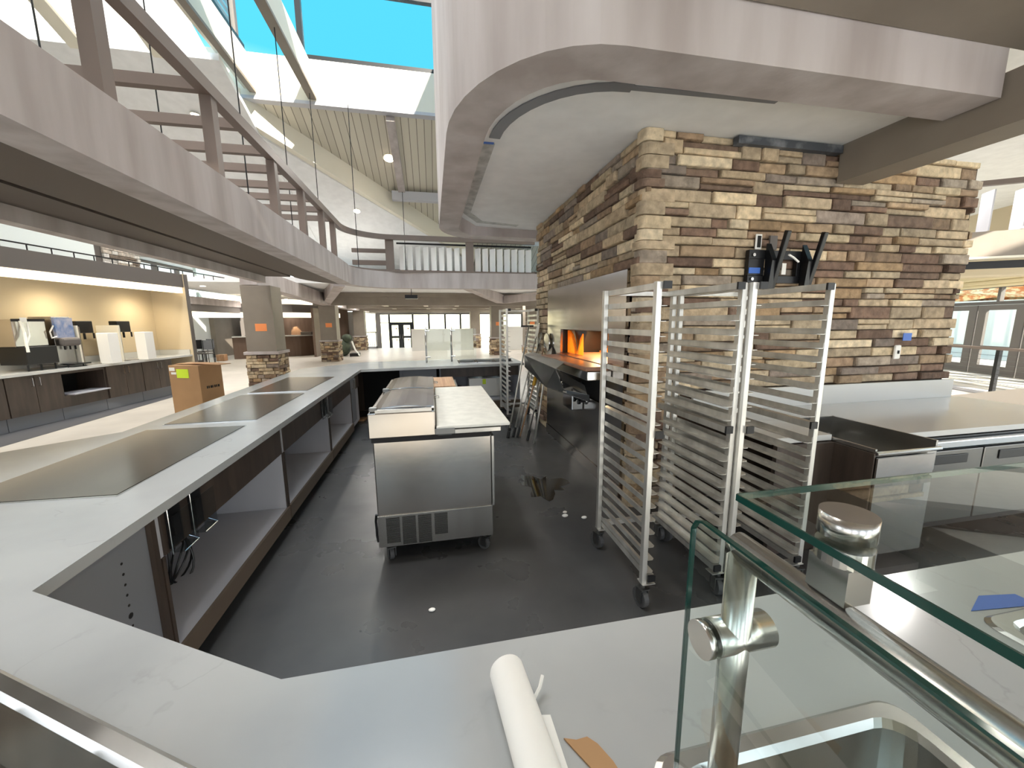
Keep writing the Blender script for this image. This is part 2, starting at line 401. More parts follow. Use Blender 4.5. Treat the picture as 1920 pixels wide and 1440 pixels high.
# ------------------------------------------------------------------ plaster drum above the oven block
t = thing('plaster_bulkhead', 'large rounded taupe plaster bulkhead above the stone oven block', 'bulkhead', (2, 4, 2.85))
dp = [(3.33, 1.88), (.95, 1.9)]+[(.95-.8*math.sin(math.radians(a)), 2.93-1.03*math.cos(math.radians(a))) for a in range(9, 91, 9)][0:]+[(.15, 5.6)]+[(.75-.6*math.cos(math.radians(a)), 5.6+.72*math.sin(math.radians(a))) for a in range(10, 81, 10)]+[(.9, 6.34), (3.33, 6.5)]
dpr = dp[::-1]   # walk so that 'left' is inside
obj('fascia', M().sweep(dpr, [(0, 2.85), (0, 8.2), (.27, 8.2), (.27, 2.85)]), taupe, t, world=True)
ip = [(3.33, 2.13), (1.05, 2.15)]+[(1.05-.62*math.sin(math.radians(a)), 2.95-.8*math.cos(math.radians(a))) for a in range(10, 91, 10)]+[(.43, 5.5), (.7, 6.0), (1.2, 6.1), (3.33, 6.2)]
obj('ceiling_panel', M().prism(ip, 2.97, 3.05), white_c, t, world=True)
def strip(path, w, z0, z1): return M().sweep(path, [(-w/2, z0), (-w/2, z1), (w/2, z1), (w/2, z0)])
sp = [(2.25, 2.36), (1.25, 2.4)]+[(1.25-.7*math.sin(math.radians(a)), 3.1-.7*math.cos(math.radians(a))) for a in range(15, 91, 15)][0:5]
obj('light_channel', strip(sp[:2], .045, 2.963, 2.9695), lam_g, t, world=True)
sp2 = [(1.25-.72*math.sin(math.radians(a)), 3.2-.8*math.cos(math.radians(a))) for a in range(0, 91, 9)]
obj('light_channel', strip(sp2, .085, 2.962, 2.9695), lam_g, t, world=True)
obj('joint_compound', strip([(.5, 3.3), (.5, 5.3), (.72, 5.75), (1.3, 5.88)], .1, 2.966, 2.9695), sheet, t, world=True)
o = obj('masking_tape', M().box(.37, 3.28, 2.9645, .54, 3.31, 2.968), blue)
tag(o, 'strip of blue masking tape on the white ceiling panel', 'tape')
o = obj('dark_flashing', M().box(2.35, 2.79, 2.905, 3.33, 2.85, 2.962), mat('flashing', col(70, 74, 80), .5, c2=col(150, 152, 156), scale=5, lo=.55, hi=.75))
tag(o, 'dark metal flashing strip along the top of the stone wall', 'flashing')
# beam and soffit in front
struct('trim_1', M().box(3.35, -2.5, 2.69, 3.62, 2.83, 2.99), taupe_d, label='square taupe beam running from the stone wall')
struct('ceiling', M().box(.98, -3, 3.11, 9, 1.88, 3.25).box(-6, -3, 3.11, .979, 1.25, 3.25), taupe_d, label='olive brown soffit above the front bulkhead face')  # left part is unseen, added to cut skylight on the near worktop

# ------------------------------------------------------------------ roof
zA = lambda y: 6.6-.385*(y-10.7)
zW = lambda y: 6.57-.371*(y-9.3)-.02
def slab(pts, th, ma, name='ceiling', **k):
    m = M(); n = len(pts); m.add([(*p,) for p in pts]+[(p[0], p[1], p[2]+th) for p in pts], [tuple(range(n)), tuple(range(2*n-1, n-1, -1))]+[(i, (i+1) % n, n+(i+1) % n, n+i) for i in range(n)])
    return struct(name, m, ma, **k)
slab([(-3.8, 10.72, zA(10.72)), (6, 10.72, zA(10.72)), (6, 20, zA(20)), (-3.8, 20, zA(20))], .15, planks, label='sloping plank ceiling beyond the skylight')
slab([(-14, 9.3, 6.57), (-3.81, 9.3, 6.57), (-3.81, 16.5, 3.9), (-14, 16.5, 3.9)], .12, white_c, label='sloping white ceiling on the left')
slab([(-14, 16.51, 4.3), (-8.5, 16.51, 4.3), (-8.5, 30, 4.3), (-14, 30, 4.3)], .1, white_c)
slab([(-14, 1.5, 9.45), (-3.95, 1.5, 9.45), (-3.95, 8.1, 7.01), (-14, 8.1, 7.01)], .12, white_c, label='upper left sloping white ceiling')
w = slab([(-14, 8.11, 7.0), (-3.95, 8.11, 7.0), (-3.95, 9.29, 6.57), (-14, 9.29, 6.57)], .04, mat('frosted_glazing', col(250, 250, 246), .6, emit=(1, .98, .93, 1), estr=.9), name='window_6', label='frosted bright roof glazing at upper left')  # white panel glows in place of a sunlit area
for x in (-4.9, -6.2, -7.5): slab([(x, 8.1, 6.93), (x+.25, 8.1, 6.93), (x+.25, 9.3, 6.5), (x, 9.3, 6.5)], .06, cream, name='trim_23')
struct('wall_rear', M().box(-14, -4.1, 2.9, 14, -4.0, 9.49), white_w)  # unseen wall, added to stop the sun coming in from behind
m = M(); xs = [-14, -8.2, -6.0, -5.4, -3.2, -2.4, -.9, -.2, 1.3, 1.9, 3.6, 4.3, 6.2, 7.0, 14]
xs = xs[:2]+xs[2:]
for a_, b_ in zip(xs[0::2], xs[1::2]): m.box(a_, -4.1, 0, b_, -4.0, 2.89)
struct('wall_rear', m, brownw)  # unseen, added with gaps for streaks on the steel and fill light
struct('ceiling', M().box(-14, -4, 9.5, -3.9, 5.6, 9.6).box(-3.89, -4, 9.5, 12, 5.6, 9.6).box(1.2, 5.61, 9.5, 12, 16, 9.6), white_c, label='roof over the atrium around the skylight opening')  # unseen roof slabs, added so the sun enters only at the opening
slab([(-4.3, 10.6, 6.13), (1.7, 16.2, 3.97), (1.7, 17.5, 3.49), (-4.3, 17.5, 3.6)], .05, white_c, label='white sloping ceiling panel under the hip beam')
def beam(p0, p1, w, h, ma, name='trim_2', **k):
    p0 = Vector(p0); p1 = Vector(p1); d = (p1-p0).normalized(); s = d.cross(Vector((0, 0, 1))).normalized()*w/2; up = s.normalized().cross(d)*h
    if up.z < 0: up = -up
    vs = [p0-s, p0+s, p0+s+up, p0-s+up, p1-s, p1+s, p1+s+up, p1-s+up]
    return struct(name, M().add(vs, ((0, 1, 2, 3), (7, 6, 5, 4), (0, 4, 5, 1), (1, 5, 6, 2), (2, 6, 7, 3), (3, 7, 4, 0))), ma, **k)
beam((-4.6, 10.13, 6.33), (1.7, 16.2, 3.95), .22, .6, cream, label='long diagonal hip beam')
beam((-.8, 10.72, 6.42), (-.74, 13.08, 5.51), .2, .2, taupe, name='trim_3', label='grey rafter under the plank ceiling')
beam((-1.04, 13.2, 5.3), (2.5, 13.2, 5.3), .2, .26, lam_w, name='trim_4', label='white tie beam across the planks')
struct('wall_skylight', M().box(-6, 10.58, 6.62, 4, 10.7, 7.5), cream, label='cream parapet under the skylight window')
struct('trim_5', M().box(-6, 10.56, 6.55, 4, 10.76, 6.62), lam_w)
# skylight window in that wall
w = struct('window_1', M().box(-2.72, 10.6, 7.5, .6, 10.72, 7.6).box(-2.72, 10.6, 9.0, .6, 10.72, 9.3).box(.42, 10.6, 7.6, .5, 10.72, 9.0).box(-2.72, 10.6, 7.6, -2.6, 10.72, 9.0), blackm)
obj('pane', M().box(-2.6, 10.655, 7.6, .42, 10.665, 9.0), wglass, w)
# monitor side: white wall band, glazing and inner beam
struct('wall_monitor', M().box(-3.9, 2.0, 6.75, -3.78, 10.57, 7.5), cream)
w = struct('window_2', M().box(-3.9, 2.0, 7.5, -3.8, 10.57, 7.62).box(-3.9, 2, 9.2, -3.8, 10.57, 9.4), blackm)
for i in range(6): obj('mullion', M().box(-3.9, 2.2+i*1.6, 7.63, -3.8, 2.32+i*1.6, 9.19), greyd, w)
obj('pane', M().box(-3.855, 2.0, 7.62, -3.845, 10.5, 9.2), wglass, w)
m = M()
for i in range(9): m.box(-3.98, 2.3, 7.72+i*.16, -3.92, 10.5, 7.76+i*.16)
obj('louvre', m, lam_g, w)
struct('trim_6', M().box(-2.55, 2.0, 6.72, -2.42, 10.57, 7.3), cream, label='inner white skylight beam')
struct('trim_7', M().box(-3.79, 2.0, 6.68, -3.66, 10.57, 6.74).box(-2.58, 2.0, 6.66, -2.4, 10.57, 6.715), taupe_d)
# left upper hall
w = struct('wall_left', M().box(-12.2, 0, 0, -12, 30, 2.4).box(-12.2, 0, 2.4, -12, 18.8, 8).box(-12.2, 24.6, 2.4, -12, 30, 8).box(-12.2, 18.8, 4.3, -12, 24.6, 8), white_w)
w = struct('window_3', M().box(-12.15, 18.8, 2.4, -12.05, 24.6, 2.5).box(-12.15, 18.8, 4.2, -12.05, 24.6, 4.3), greyd)
for y in (18.8, 19.5, 20.7, 22.3, 24.3): obj('mullion', M().box(-12.15, y, 2.5, -12.05, y+.26, 4.2), greyd, w)
obj('pane', M().box(-12.105, 18.9, 2.5, -12.095, 24.5, 4.2), wglass, w)
beam((-6, 6.0, 7.9), (-6, 16, 4.5), .3, .5, cream, name='trim_8', label='sloping cream rake beam on the left')
beam((-9, 5.0, 8.9), (-9, 17, 4.6), .3, .5, cream, name='trim_9', label='outer sloping rake beam')
# far ceiling and beams
struct('ceiling', M().box(-8.4, 13.2, 2.78, 14, 30.5, 2.95), white_c, label='low white ceiling of the far hall')
for i, (y, zb) in enumerate(((17.0, 2.27), (20.2, 2.25), (23.6, 2.22), (27.0, 2.2))):
    struct('trim_%d' % (10+i), M().box(-4.6, y-.05, zb, 9, y+.3, zb+.5).box(-4.6, y-.12, zb+.34, 9, y-.055, zb+.5), taupe_d, label='cross beam of the far hall')
beam((-4.1, 10.2, 2.45), (-4.1, 17.2, 2.25), .35, .4, taupe, name='trim_14')
beam((-2.6, 12.4, 2.62), (-4.1, 17.0, 2.3), .3, .35, taupe, name='trim_15')
beam((-4.15, 17.4, 2.25), (-4.1, 30, 2.2), .35, .4, taupe, name='trim_16')
beam((.8, 12.5, 2.72), (3.0, 17.0, 2.35), .3, .35, taupe, name='trim_17')
beam((6.4, 13.6, 2.6), (3.1, 17.0, 2.35), .3, .3, taupe, name='trim_18')
for x in (-2.2, -.3, 1.2, 5.0): beam((x, 17.4, 2.35), (x+.3, 29, 2.3), .2, .25, cream, name='trim_19')
# far window wall
w = struct('window_4', M().box(-4.0, 30, 2.13, 14, 30.12, 2.8).box(-4.0, 30, -.55, -3.66, 30.12, 2.13), greyd)
for x in (-3.1, -1.42, -.25, .95, 2.1, 3.3, 4.5, 5.7, 6.9, 8.1): obj('mullion', M().box(x, 29.98, -.55, x+.13, 30.1, 2.13), blackm, w)
obj('transom', M().box(-3.66, 30, 1.52, -1.42, 30.1, 1.58), blackm, w)
obj('pane', M().box(-3.66, 30.045, -.55, 14, 30.055, 2.13), wglass, w)
for k, x in enumerate((-3.04, -2.2)):
    d = struct('door_%d' % (k+1), M().box(x-.02, 29.88, -.55, x+.17, 29.98, 1.54).box(x+.63, 29.88, -.55, x+.82, 29.98, 1.54).box(x+.171, 29.88, -.55, x+.629, 29.98, -.3).box(x+.171, 29.88, 1.36, x+.629, 29.98, 1.54).box(x+.171, 29.88, .42, x+.629, 29.98, .58), blackm)
    obj('pane', M().box(x+.14, 29.935, -.3, x+.66, 29.945, 1.36), wglass, d)
    for j, z in enumerate((1.05, .22)): obj('sticker', M().box(x+.44, 29.925, z, x+.54, 29.933, z+.12), card, d)
    obj('door_handle', M().tube([(x+.72 if k == 0 else x+.08, 29.88, z) for z in (.35, .7)], .012), steel_s, d)
struct('wall_far', M().box(-1.1, 22, 0, 2.28, 22.12, 1.2), white_w, label='white half wall in front of the far windows')
struct('wall_far', M().box(-5.2, 24.6, -.5, -3.9, 24.7, 2.2), mat('wall_grey', col(200, 200, 198), .8))
struct('wall_far', M().box(3.2, 21.5, 0, 7.5, 21.62, 1.3), white_w)
# exterior: building and hillside seen through far glazing
o = obj('hillside', M().prism([(-30, 45), (40, 45), (40, 60), (-30, 60)], -.6, 2.6), mat('hill_grass', col(236, 230, 190), .9, c2=col(246, 242, 220), scale=.8)); tag(o, 'sunlit yellow hillside outside the far windows', 'hill', kind='stuff')

# recessed downlights with a lamp each
def downlight(x, y, z, lab, e=60, r=.09, tilt=0):
    t = thing('recessed_downlight', lab, 'ceiling light', (x, y, z), 0, rx=tilt)
    obj('trim_ring', M().cyl((0, 0, -.012), (0, 0, -.002), r*1.25, 24), cream, t)
    obj('lens', M().cyl((0, 0, -.02), (0, 0, -.0125), r, 24), lens_g, t)
    L = bpy.data.lights.new('lamp', 'SPOT'); L.energy = e; L.spot_size = 2.6; L.spot_blend = .8; L.shadow_soft_size = r; L.color = (1, .96, .9)
    lo = bpy.data.objects.new('lamp', L); C.objects.link(lo); lo.parent = t; lo.location = (0, 0, -.05)
    return t
ta = math.atan(.385)
downlight(-.98, 12.05, zA(12.05), 'bright recessed downlight in the plank ceiling', 260, .13, -ta)
downlight(-2.15, 13.5, 5.02, 'recessed downlight in the white panel below the hip beam', 120, .09, -.38)
# ------------------------------------------------------------------ quartz worktop (one continuous slab with sunk openings)
outer = [(3.2, -.35), (-2.6, -.35), (-2.6, 2.45), (-2.05, 2.97), (-2.06, 6.55), (-1.2, 7.4), (1.55, 7.55)]
inner = [(1.55, 6.52), (-.1, 6.34), (-1.09, 6.24), (-1.085, 1.185), (-.325, .757), (3.2, .757)]
# wells to be cut: near-right, right, diagonal-left
wellA = [(.34, -.3), (.80, -.3), (.80, .45), (.34, .45)]
wellB = [(1.27, -.3), (2.3, -.3), (2.3, .56), (1.27, .56)]
dv = Vector((-.314+.0, .18)).normalized(); nv = Vector((-dv.y, dv.x))
if nv.y > 0: nv = -nv
w0 = Vector((-.36, .56)); wellC = [tuple(w0), tuple(w0+dv*.86), tuple(w0+dv*.86+nv*.5), tuple(w0+nv*.5)]
wellD = [(.44, 6.72), (1.42, 6.84), (1.42, 7.36), (.44, 7.3)]
def slab_holes(name, outline, holes, z0, z1, ma):
    bm = bmesh.new()
    loops = [outline]+holes; edges = []
    for lp in loops:
        vs = [bm.verts.new((x, y, z1)) for x, y in lp]
        edges += [bm.edges.new((vs[i], vs[(i+1) % len(vs)])) for i in range(len(vs))]
    bmesh.ops.triangle_fill(bm, use_beauty=True, use_dissolve=False, edges=edges)
    # drop faces whose centre is in a hole
    def inside(p, poly):
        c = False; n = len(poly)
        for i in range(n):
            x1, y1 = poly[i]; x2, y2 = poly[(i+1) % n]
            if (y1 > p[1]) != (y2 > p[1]) and p[0] < (x2-x1)*(p[1]-y1)/(y2-y1)+x1: c = not c
        return c
    bad = [f for f in bm.faces if any(inside(f.calc_center_median(), h) for h in holes) or not inside(f.calc_center_median(), outline)]
    bmesh.ops.delete(bm, geom=bad, context='FACES')
    g = bmesh.ops.extrude_face_region(bm, geom=list(bm.faces))
    bmesh.ops.translate(bm, verts=[v for v in g['geom'] if isinstance(v, bmesh.types.BMVert)], vec=(0, 0, z0-z1))
    bmesh.ops.recalc_face_normals(bm, faces=bm.faces)
    me = bpy.data.meshes.new(name); bm.to_mesh(me); bm.free(); me.materials.append(ma)
    o = bpy.data.objects.new(name, me); C.objects.link(o); return o
# veins / smudges in the quartz
def vein_quartz():
    m = quartz; nt = m.node_tree; b = nt.nodes['Principled BSDF']
    tc = _n(nt, 'ShaderNodeTexCoord'); no = _n(nt, 'ShaderNodeTexNoise'); no.inputs['Scale'].default_value = 3.5; no.inputs['Detail'].default_value = 6
    nt.links.new(tc.outputs['Object'], no.inputs['Vector'])
    s = _n(nt, 'ShaderNodeMath', operation='SUBTRACT'); s.inputs[1].default_value = .5; nt.links.new(no.outputs['Fac'], s.inputs[0])
    a = _n(nt, 'ShaderNodeMath', operation='ABSOLUTE'); nt.links.new(s.outputs[0], a.inputs[0])
    r = _n(nt, 'ShaderNodeMapRange'); r.inputs[1].default_value = 0; r.inputs[2].default_value = .012; r.inputs[3].default_value = .25; r.inputs[4].default_value = 0
    nt.links.new(a.outputs[0], r.inputs[0])
    no2 = _n(nt, 'ShaderNodeTexNoise'); no2.inputs['Scale'].default_value = 5; nt.links.new(tc.outputs['Object'], no2.inputs['Vector'])
    r2 = _n(nt, 'ShaderNodeMapRange'); r2.inputs[1].default_value = .55; r2.inputs[2].default_value = .7; nt.links.new(no2.outputs['Fac'], r2.inputs[0])
    mu = _n(nt, 'ShaderNodeMath', operation='MULTIPLY'); nt.links.new(r.outputs[0], mu.inputs[0]); nt.links.new(r2.outputs[0], mu.inputs[1])
    mx = _n(nt, 'ShaderNodeMix', data_type='RGBA'); mx.inputs['B'].default_value = col(120, 118, 116)
    src = b.inputs['Base Color'].links[0].from_socket
    nt.links.new(src, mx.inputs['A']); nt.links.new(mu.outputs[0], mx.inputs['Factor']); nt.links.new(mx.outputs['Result'], b.inputs['Base Color'])
vein_quartz()
o = slab_holes('quartz_worktop', outer+inner, [wellA, wellB, wellC, wellD], .82, .86, quartz)
tag(o, 'pale quartz worktop wrapping around the kitchen on three sides', 'countertop')
# inset dark plates on the left run
for i, (pl, lab) in enumerate((
    ([(-1.32, 1.83), (-1.305, 2.95), (-1.91, 2.97), (-1.95, 1.86)], 'dark brushed inset counter plate nearest the camera'),
    ([(-1.303, 3.12), (-1.30, 4.22), (-1.89, 4.25), (-1.89, 3.11)], 'middle dark brushed inset plate in the left worktop'),
    ([(-1.32, 4.39), (-1.29, 5.44), (-1.88, 5.54), (-1.87, 4.37)], 'dark brushed inset plate farthest down the left worktop'))):
    t = thing('inset_hot_plate', lab, 'hot plate', (pl[0][0], pl[0][1], .86), 0, group='inset plates of the left worktop')
    cx = sum(p[0] for p in pl)/4; cy = sum(p[1] for p in pl)/4
    sc = lambda k: [(cx+(x-cx)*k, cy+(y-cy)*k) for x, y in pl]
    obj('rim', M().prism(sc(1.015), .8602, .8635), steel_s, t, world=True)
    obj('plate', M().prism(sc(.995), .8638, .8655), plate, t, world=True)

# under-counter cabinets (left run)
def cabinet(y0, y1, lab, x=-1.12, back=-2.0):
    t = thing('open_base_cabinet', lab, 'cabinet', ((x+back)/2, (y0+y1)/2, 0), group='open cabinets under the left worktop')
    g = .004
    obj('side_panel', M().box(back, y0+g, .1, x-.004, y0+.025, .815), lam_w, t, world=True)
    obj('side_panel', M().box(back, y1-.025, .1, x-.004, y1-g, .815), lam_w, t, world=True)
    obj('edge_band', M().box(x-.003, y0+g, .2, x+.004, y0+.022, .62), wood_d, t, world=True)
    obj('edge_band', M().box(x-.003, y1-.022, .2, x+.004, y1-g, .62), wood_d, t, world=True)
    obj('back_panel', M().box(back-.02, y0+g, .1, back-.001, y1-g, .815), lam_w, t, world=True)
    obj('bottom_shelf', M().box(back, y0+.026, .17, x-.003, y1-.026, .195), lam_w, t, world=True)
    obj('bottom_rail', M().box(x-.002, y0+g, .095, x+.014, y1-g, .196), wood_e, t, world=True)
    obj('apron', M().box(x-.02, y0+.026, .622, x+.004, y1-.026, .815), wood_d, t, world=True)
    obj('toe_kick', M().box(x-.08, y0+g, .006, x-.06, y1-g, .094), dark, t, world=True)
    return t
cabinet(1.705, 3.045, 'open cabinet with coiled black cable, nearest under the left worktop')
cabinet(3.05, 4.36, 'second open white lined cabinet under the left worktop')
cabinet(4.365, 5.55, 'third open white lined cabinet under the left worktop')
t = thing('corner_cabinet_panel', 'grey drilled side panel under the near corner of the worktop', 'cabinet', (-1.3, 1.3, 0))
obj('side_panel', M().prism([(-1.165, 1.70), (-1.135, 1.70), (-1.135, .95), (-1.165, .95)], .1, .815), lam_g, t, world=True)
obj('side_panel', M().box(-1.9, 1.66, .006, -1.17, 1.70, .815), lam_w, t, world=True)
obj('edge_band', M().box(-1.134, 1.672, .006, -1.116, 1.70, .815), wood_d, t, world=True)
m = M()
for i in range(12): m.cyl((-1.1349, 1.54, .25+i*.042), (-1.1335, 1.54, .25+i*.042), .005 if i != 6 else .011, 8)
obj('shelf_pin_hole', m, dark, t, world=True)
# cabinet with door pulls at the far end of left run
t = thing('base_cabinet', 'far left base cabinet with small door pulls beside the dark gap', 'cabinet', (-1.5, 5.9, 0))
obj('body', M().box(-1.95, 5.555, .1, -1.14, 6.15, .815), lam_w, t, world=True)
obj('door', M().box(-1.139, 5.56, .18, -1.12, 5.86, .81), lam_g, t, world=True)
obj('apron', M().box(-1.139, 5.87, .62, -1.118, 6.14, .81), wood_d, t, world=True)
for y in (5.66, 5.76): obj('handle', M().tube([(-1.12, y, .79), (-1.095, y, .785), (-1.095, y, .66), (-1.12, y, .655)], .005), steel_s, t, world=True)
# fascia supports outside
struct('wall_counter', M().box(-2.04, 3.1, 0, -2.02, 6.5, .81).prism([(-2.04, 6.5), (-1.2, 7.33), (1.5, 7.5), (1.5, 7.47), (-1.19, 7.3), (-2.02, 6.48)], 0, .815), wood_d, label='dark panel behind the counter')

# outlet boxes with clear covers
for k, (y, lab) in enumerate(((1.80, 'clear covered outlet nearest the camera under the worktop'), (1.955, 'second clear covered outlet under the worktop'), (4.12, 'clear covered outlet above the second cabinet opening'), (4.23, 'clear covered outlet at the end of the second opening'))):
    t = thing('outlet_box', lab, 'outlet', (-1.11, y, .72), group='clear covered outlets on the cabinet apron')
    obj('back_plate', M().box(-1.115, y-.045, .635, -1.109, y+.045, .81), blackm, t, world=True)
    obj('socket', M().box(-1.1085, y-.02, .68, -1.10, y+.018, .77), black, t, world=True)
    obj('cover', M().box(-1.099, y-.05, .615, -1.096, y-.046, .812).box(-1.099, y-.05, .62, -1.055, y+.05, .624).box(-1.058, y-.05, .624, -1.055, y+.05, .805), clearp, t, world=True)
    obj('cover_rim', M().tube([(-1.10, y-.05, .815), (-1.10, y-.05, .612)], .0028).tube([(-1.056, y-.05, .622), (-1.056, y+.05, .622), (-1.095, y+.052, .64)], .0028), steel_s, t, world=True)
# cable coil
m = M(); cy = 2.22
for k in range(4):
    pts = []
    for i in range(25):
        a = math.pi*2*i/24; pts.append((-1.42+.012*k+.02*math.sin(a*2+k), cy+(.115-.012*k)*math.cos(a)+.01*k, .33+(.13+.008*k)*math.sin(a)))
    m.tube(pts, .0055, 6)
m.tube([(-1.2, 2.1, .62), (-1.3, 2.25, .55), (-1.4, 2.33, .45), (-1.42, 2.34, .36)], .006, 6)
m.tube([(-1.42, 2.32, .42), (-1.41, 2.36, .46)], .012, 6)
tag(obj('cable_coil', m, black), 'coil of black cable hanging inside the nearest open cabinet', 'cable')

# far counter underside
t = thing('open_base_cabinet', 'open shelf unit holding a white carton under the far worktop', 'cabinet', (.9, 6.9, 0))
obj('back_panel', M().box(.1, 7.2, .1, 1.5, 7.22, .815), lam_g, t, world=True)
obj('side_panel', M().box(.1, 6.62, .1, .12, 7.19, .815), lam_g, t, world=True)
obj('side_panel', M().box(1.48, 6.62, .1, 1.5, 7.19, .815), lam_w, t, world=True)
obj('bottom_shelf', M().box(.125, 6.62, .2, 1.475, 7.19, .23), lam_w, t, world=True)
obj('bottom_rail', M().box(.1, 6.6, .06, 1.5, 6.618, .2), wood_e, t, world=True)
obj('apron', M().box(.125, 6.62, .64, 1.475, 6.64, .81), wood_d, t, world=True)
t = thing('grey_panel', 'grey support panel under the far worktop', 'panel', (-.2, 6.8, 0))
obj('panel', M().box(-.55, 6.75, .006, .05, 6.78, .815), lam_g, t, world=True)
obj('leg', M().box(-.56, 6.7, .006, -.52, 6.745, .815), lam_g, t, world=True)
obj('dark_back', M().box(-1.25, 7.25, .006, .05, 7.27, .81), dark, t, world=True)
t = thing('carton', 'white carton with yellow label on the shelf under the far worktop', 'box', (.9, 7.0, .23))
obj('box', M().box(.62, 6.85, .235, 1.2, 7.15, .56), paper, t, world=True, bevel=.004)
obj('label', M().box(.86, 6.846, .46, .92, 6.849, .55), yellow, t, world=True)
m = M()
for dx, dz, w, h in ((0, 0, .012, .06), (.03, .03, .03, .012), (.02, 0, .012, .045), (.05, 0, .012, .06), (.075, .01, .03, .01), (.075, .04, .03, .01), (.1, 0, .01, .03), (-.02, .03, .012, .03)):
    m.box(.7+dx, 6.846, .29+dz, .7+dx+w, 6.849, .29+dz+h)
obj('print', m, dark, t, world=True)
tag(obj('clutter_bag', M().sphere((.42, 6.95, .34), .12, sc=(1.2, .8, .9)), dark), 'dark bundle beside the white carton under the far worktop', 'bag')
tag(obj('cardboard_scrap', M().prism([(-1.35, 6.36), (-1.12, 6.42), (-1.1, 6.6), (-1.34, 6.55)], .005, .03), card), 'flat piece of brown cardboard on the floor by the dark gap', 'cardboard')

# steel wells
def well(poly, depth, lab, z=.86, rim=.025):
    cx = sum(p[0] for p in poly)/len(poly); cy = sum(p[1] for p in poly)/len(poly)
    t = thing('drop_in_well', lab, 'food well', (cx, cy, z))
    def sc(d):
        r = []
        n = len(poly)
        for i in range(n):
            p = Vector(poly[i]); a = (Vector(poly[i-1])-p).normalized(); b = (Vector(poly[(i+1) % n])-p).normalized()
            r.append(p+(a+b)*d)
        return r
    def rr(d, rad, k=5):
        pts = sc(d); n = len(pts); out = []
        for i in range(n):
            p = pts[i]; a = (pts[i-1]-p).normalized(); b = (pts[(i+1) % n]-p).normalized()
            c = p+(a+b)*rad; A = math.atan2(-b.y, -b.x); B = math.atan2(-a.y, -a.x); D = (B-A+math.pi) % (2*math.pi)-math.pi
            for j in range(k+1): out.append((c.x+rad*math.cos(A+D*j/k), c.y+rad*math.sin(A+D*j/k)))
        return out
    A = rr(-rim, .04); B = rr(.012, .05); D = rr(.03, .06); n = len(A)
    m = M(); vs = [(x, y, z+.001) for x, y in A]+[(x, y, z+.007) for x, y in rr(-rim*.7, .04)]+[(x, y, z+.007) for x, y in rr(.004, .05)]+[(x, y, z-.004) for x, y in B]+[(x, y, z-depth) for x, y in D]
    fs = [(k*n+i, k*n+(i+1) % n, (k+1)*n+(i+1) % n, (k+1)*n+i) for k in range(4) for i in range(n)]+[tuple(4*n+i for i in range(n))]
    m.add(vs, fs); obj('pan', m, satin, t, world=True)
    return t
well(wellA, .16, 'stainless drop-in well behind the near glass guard')
well(wellB, .16, 'stainless drop-in well at the right edge under the glass shelf')
well(wellC, .12, 'stainless drop-in well at the lower left corner of the counter')
t = thing('pan_divider', 'pair of steel bars across the lower left well', 'bar', (-.6, .5, .86))
q = lambda a, b: tuple(w0+dv*a+nv*b)
obj('bar', M().tube([(*q(.3, .06), .862), (*q(.3, .44), .862)], .006), steel_s, t, world=True)
obj('bar', M().tube([(*q(.55, .06), .862), (*q(.55, .44), .862)], .006), steel_s, t, world=True)
for i in range(3):
    x0 = .45+i*.325
    t = thing('cold_pan', ['left', 'middle', 'right'][i]+' dark food pan let into the far worktop', 'food well', (x0, 7, .86), group='food pans in the far worktop')
    obj('rim', M().box(x0, 6.76+.02*i, .862, x0+.31, 6.79+.02*i, .868).box(x0, 7.25, .862, x0+.31, 7.28, .868).box(x0, 6.79+.02*i, .862, x0+.02, 7.25, .868).box(x0+.29, 6.79+.02*i, .862, x0+.31, 7.25, .868), steel_s, t, world=True)
    obj('pan', M().box(x0+.03, 6.84, .72, x0+.28, 7.24, .84), dark, t, world=True)

# ------------------------------------------------------------------ near glass guard
t = thing('glass_sneeze_guard', 'close-up glass guard on steel posts at the lower right', 'sneeze guard', (.42, .2, .86))
px, pz, GY = .350, 1.302, .444
gl = [(GY, .866), (GY, pz-.02), (GY-.006, pz-.007), (GY-.02, pz), (-.4, pz), (-.4, .866)]
obj('front_pane', M().prism(gl, px-.003, px+.003, f=lambda a, b, z: (z, a, b)), glass, t, world=True)
ed = [(px, GY-.001, .866), (px, GY-.001, pz-.02), (px, GY-.008, pz-.006), (px, GY-.02, pz-.001), (px, -.4, pz-.001)]
m = M()
for a, b in zip(ed[:-1], ed[1:]): 
    a = Vector(a); b = Vector(b); d = (b-a).normalized(); nn = Vector((0, -d.z, d.y))*.0016
    m.add([a-nn+Vector((-.0034, 0, 0)), a-nn+Vector((.0034, 0, 0)), a+nn+Vector((.0034, 0, 0)), a+nn+Vector((-.0034, 0, 0)), b-nn+Vector((-.0034, 0, 0)), b-nn+Vector((.0034, 0, 0)), b+nn+Vector((.0034, 0, 0)), b+nn+Vector((-.0034, 0, 0))], ((0, 1, 2, 3), (4, 7, 6, 5), (0, 4, 5, 1), (1, 5, 6, 2), (2, 6, 7, 3), (3, 7, 4, 0)))
obj('glass_edge', m, gedge, t, world=True)
PX, PY = .388, .405
obj('post', M().cyl((PX, PY-.01, .861), (PX, PY-.01, 1.281), .0185, 24), satin, t, world=True, smooth=True)
obj('base_flange', M().cyl((PX, PY-.01, .8605), (PX, PY-.01, .869), .038, 24), satin, t, world=True, smooth=True)
obj('rail', M().cyl((PX, PY, 1.274), (PX, -.4, 1.274), .0185, 24), satin, t, world=True, smooth=True)
obj('clamp', M().cyl((px+.0035, PY-.005, 1.145), (px+.09, PY-.005, 1.145), .024, 28), satin, t, world=True, smooth=True)
obj('clamp_disc', M().cyl((px-.013, PY-.005, 1.145), (px-.0035, PY-.005, 1.145), .024, 28), satin, t, world=True, smooth=True)
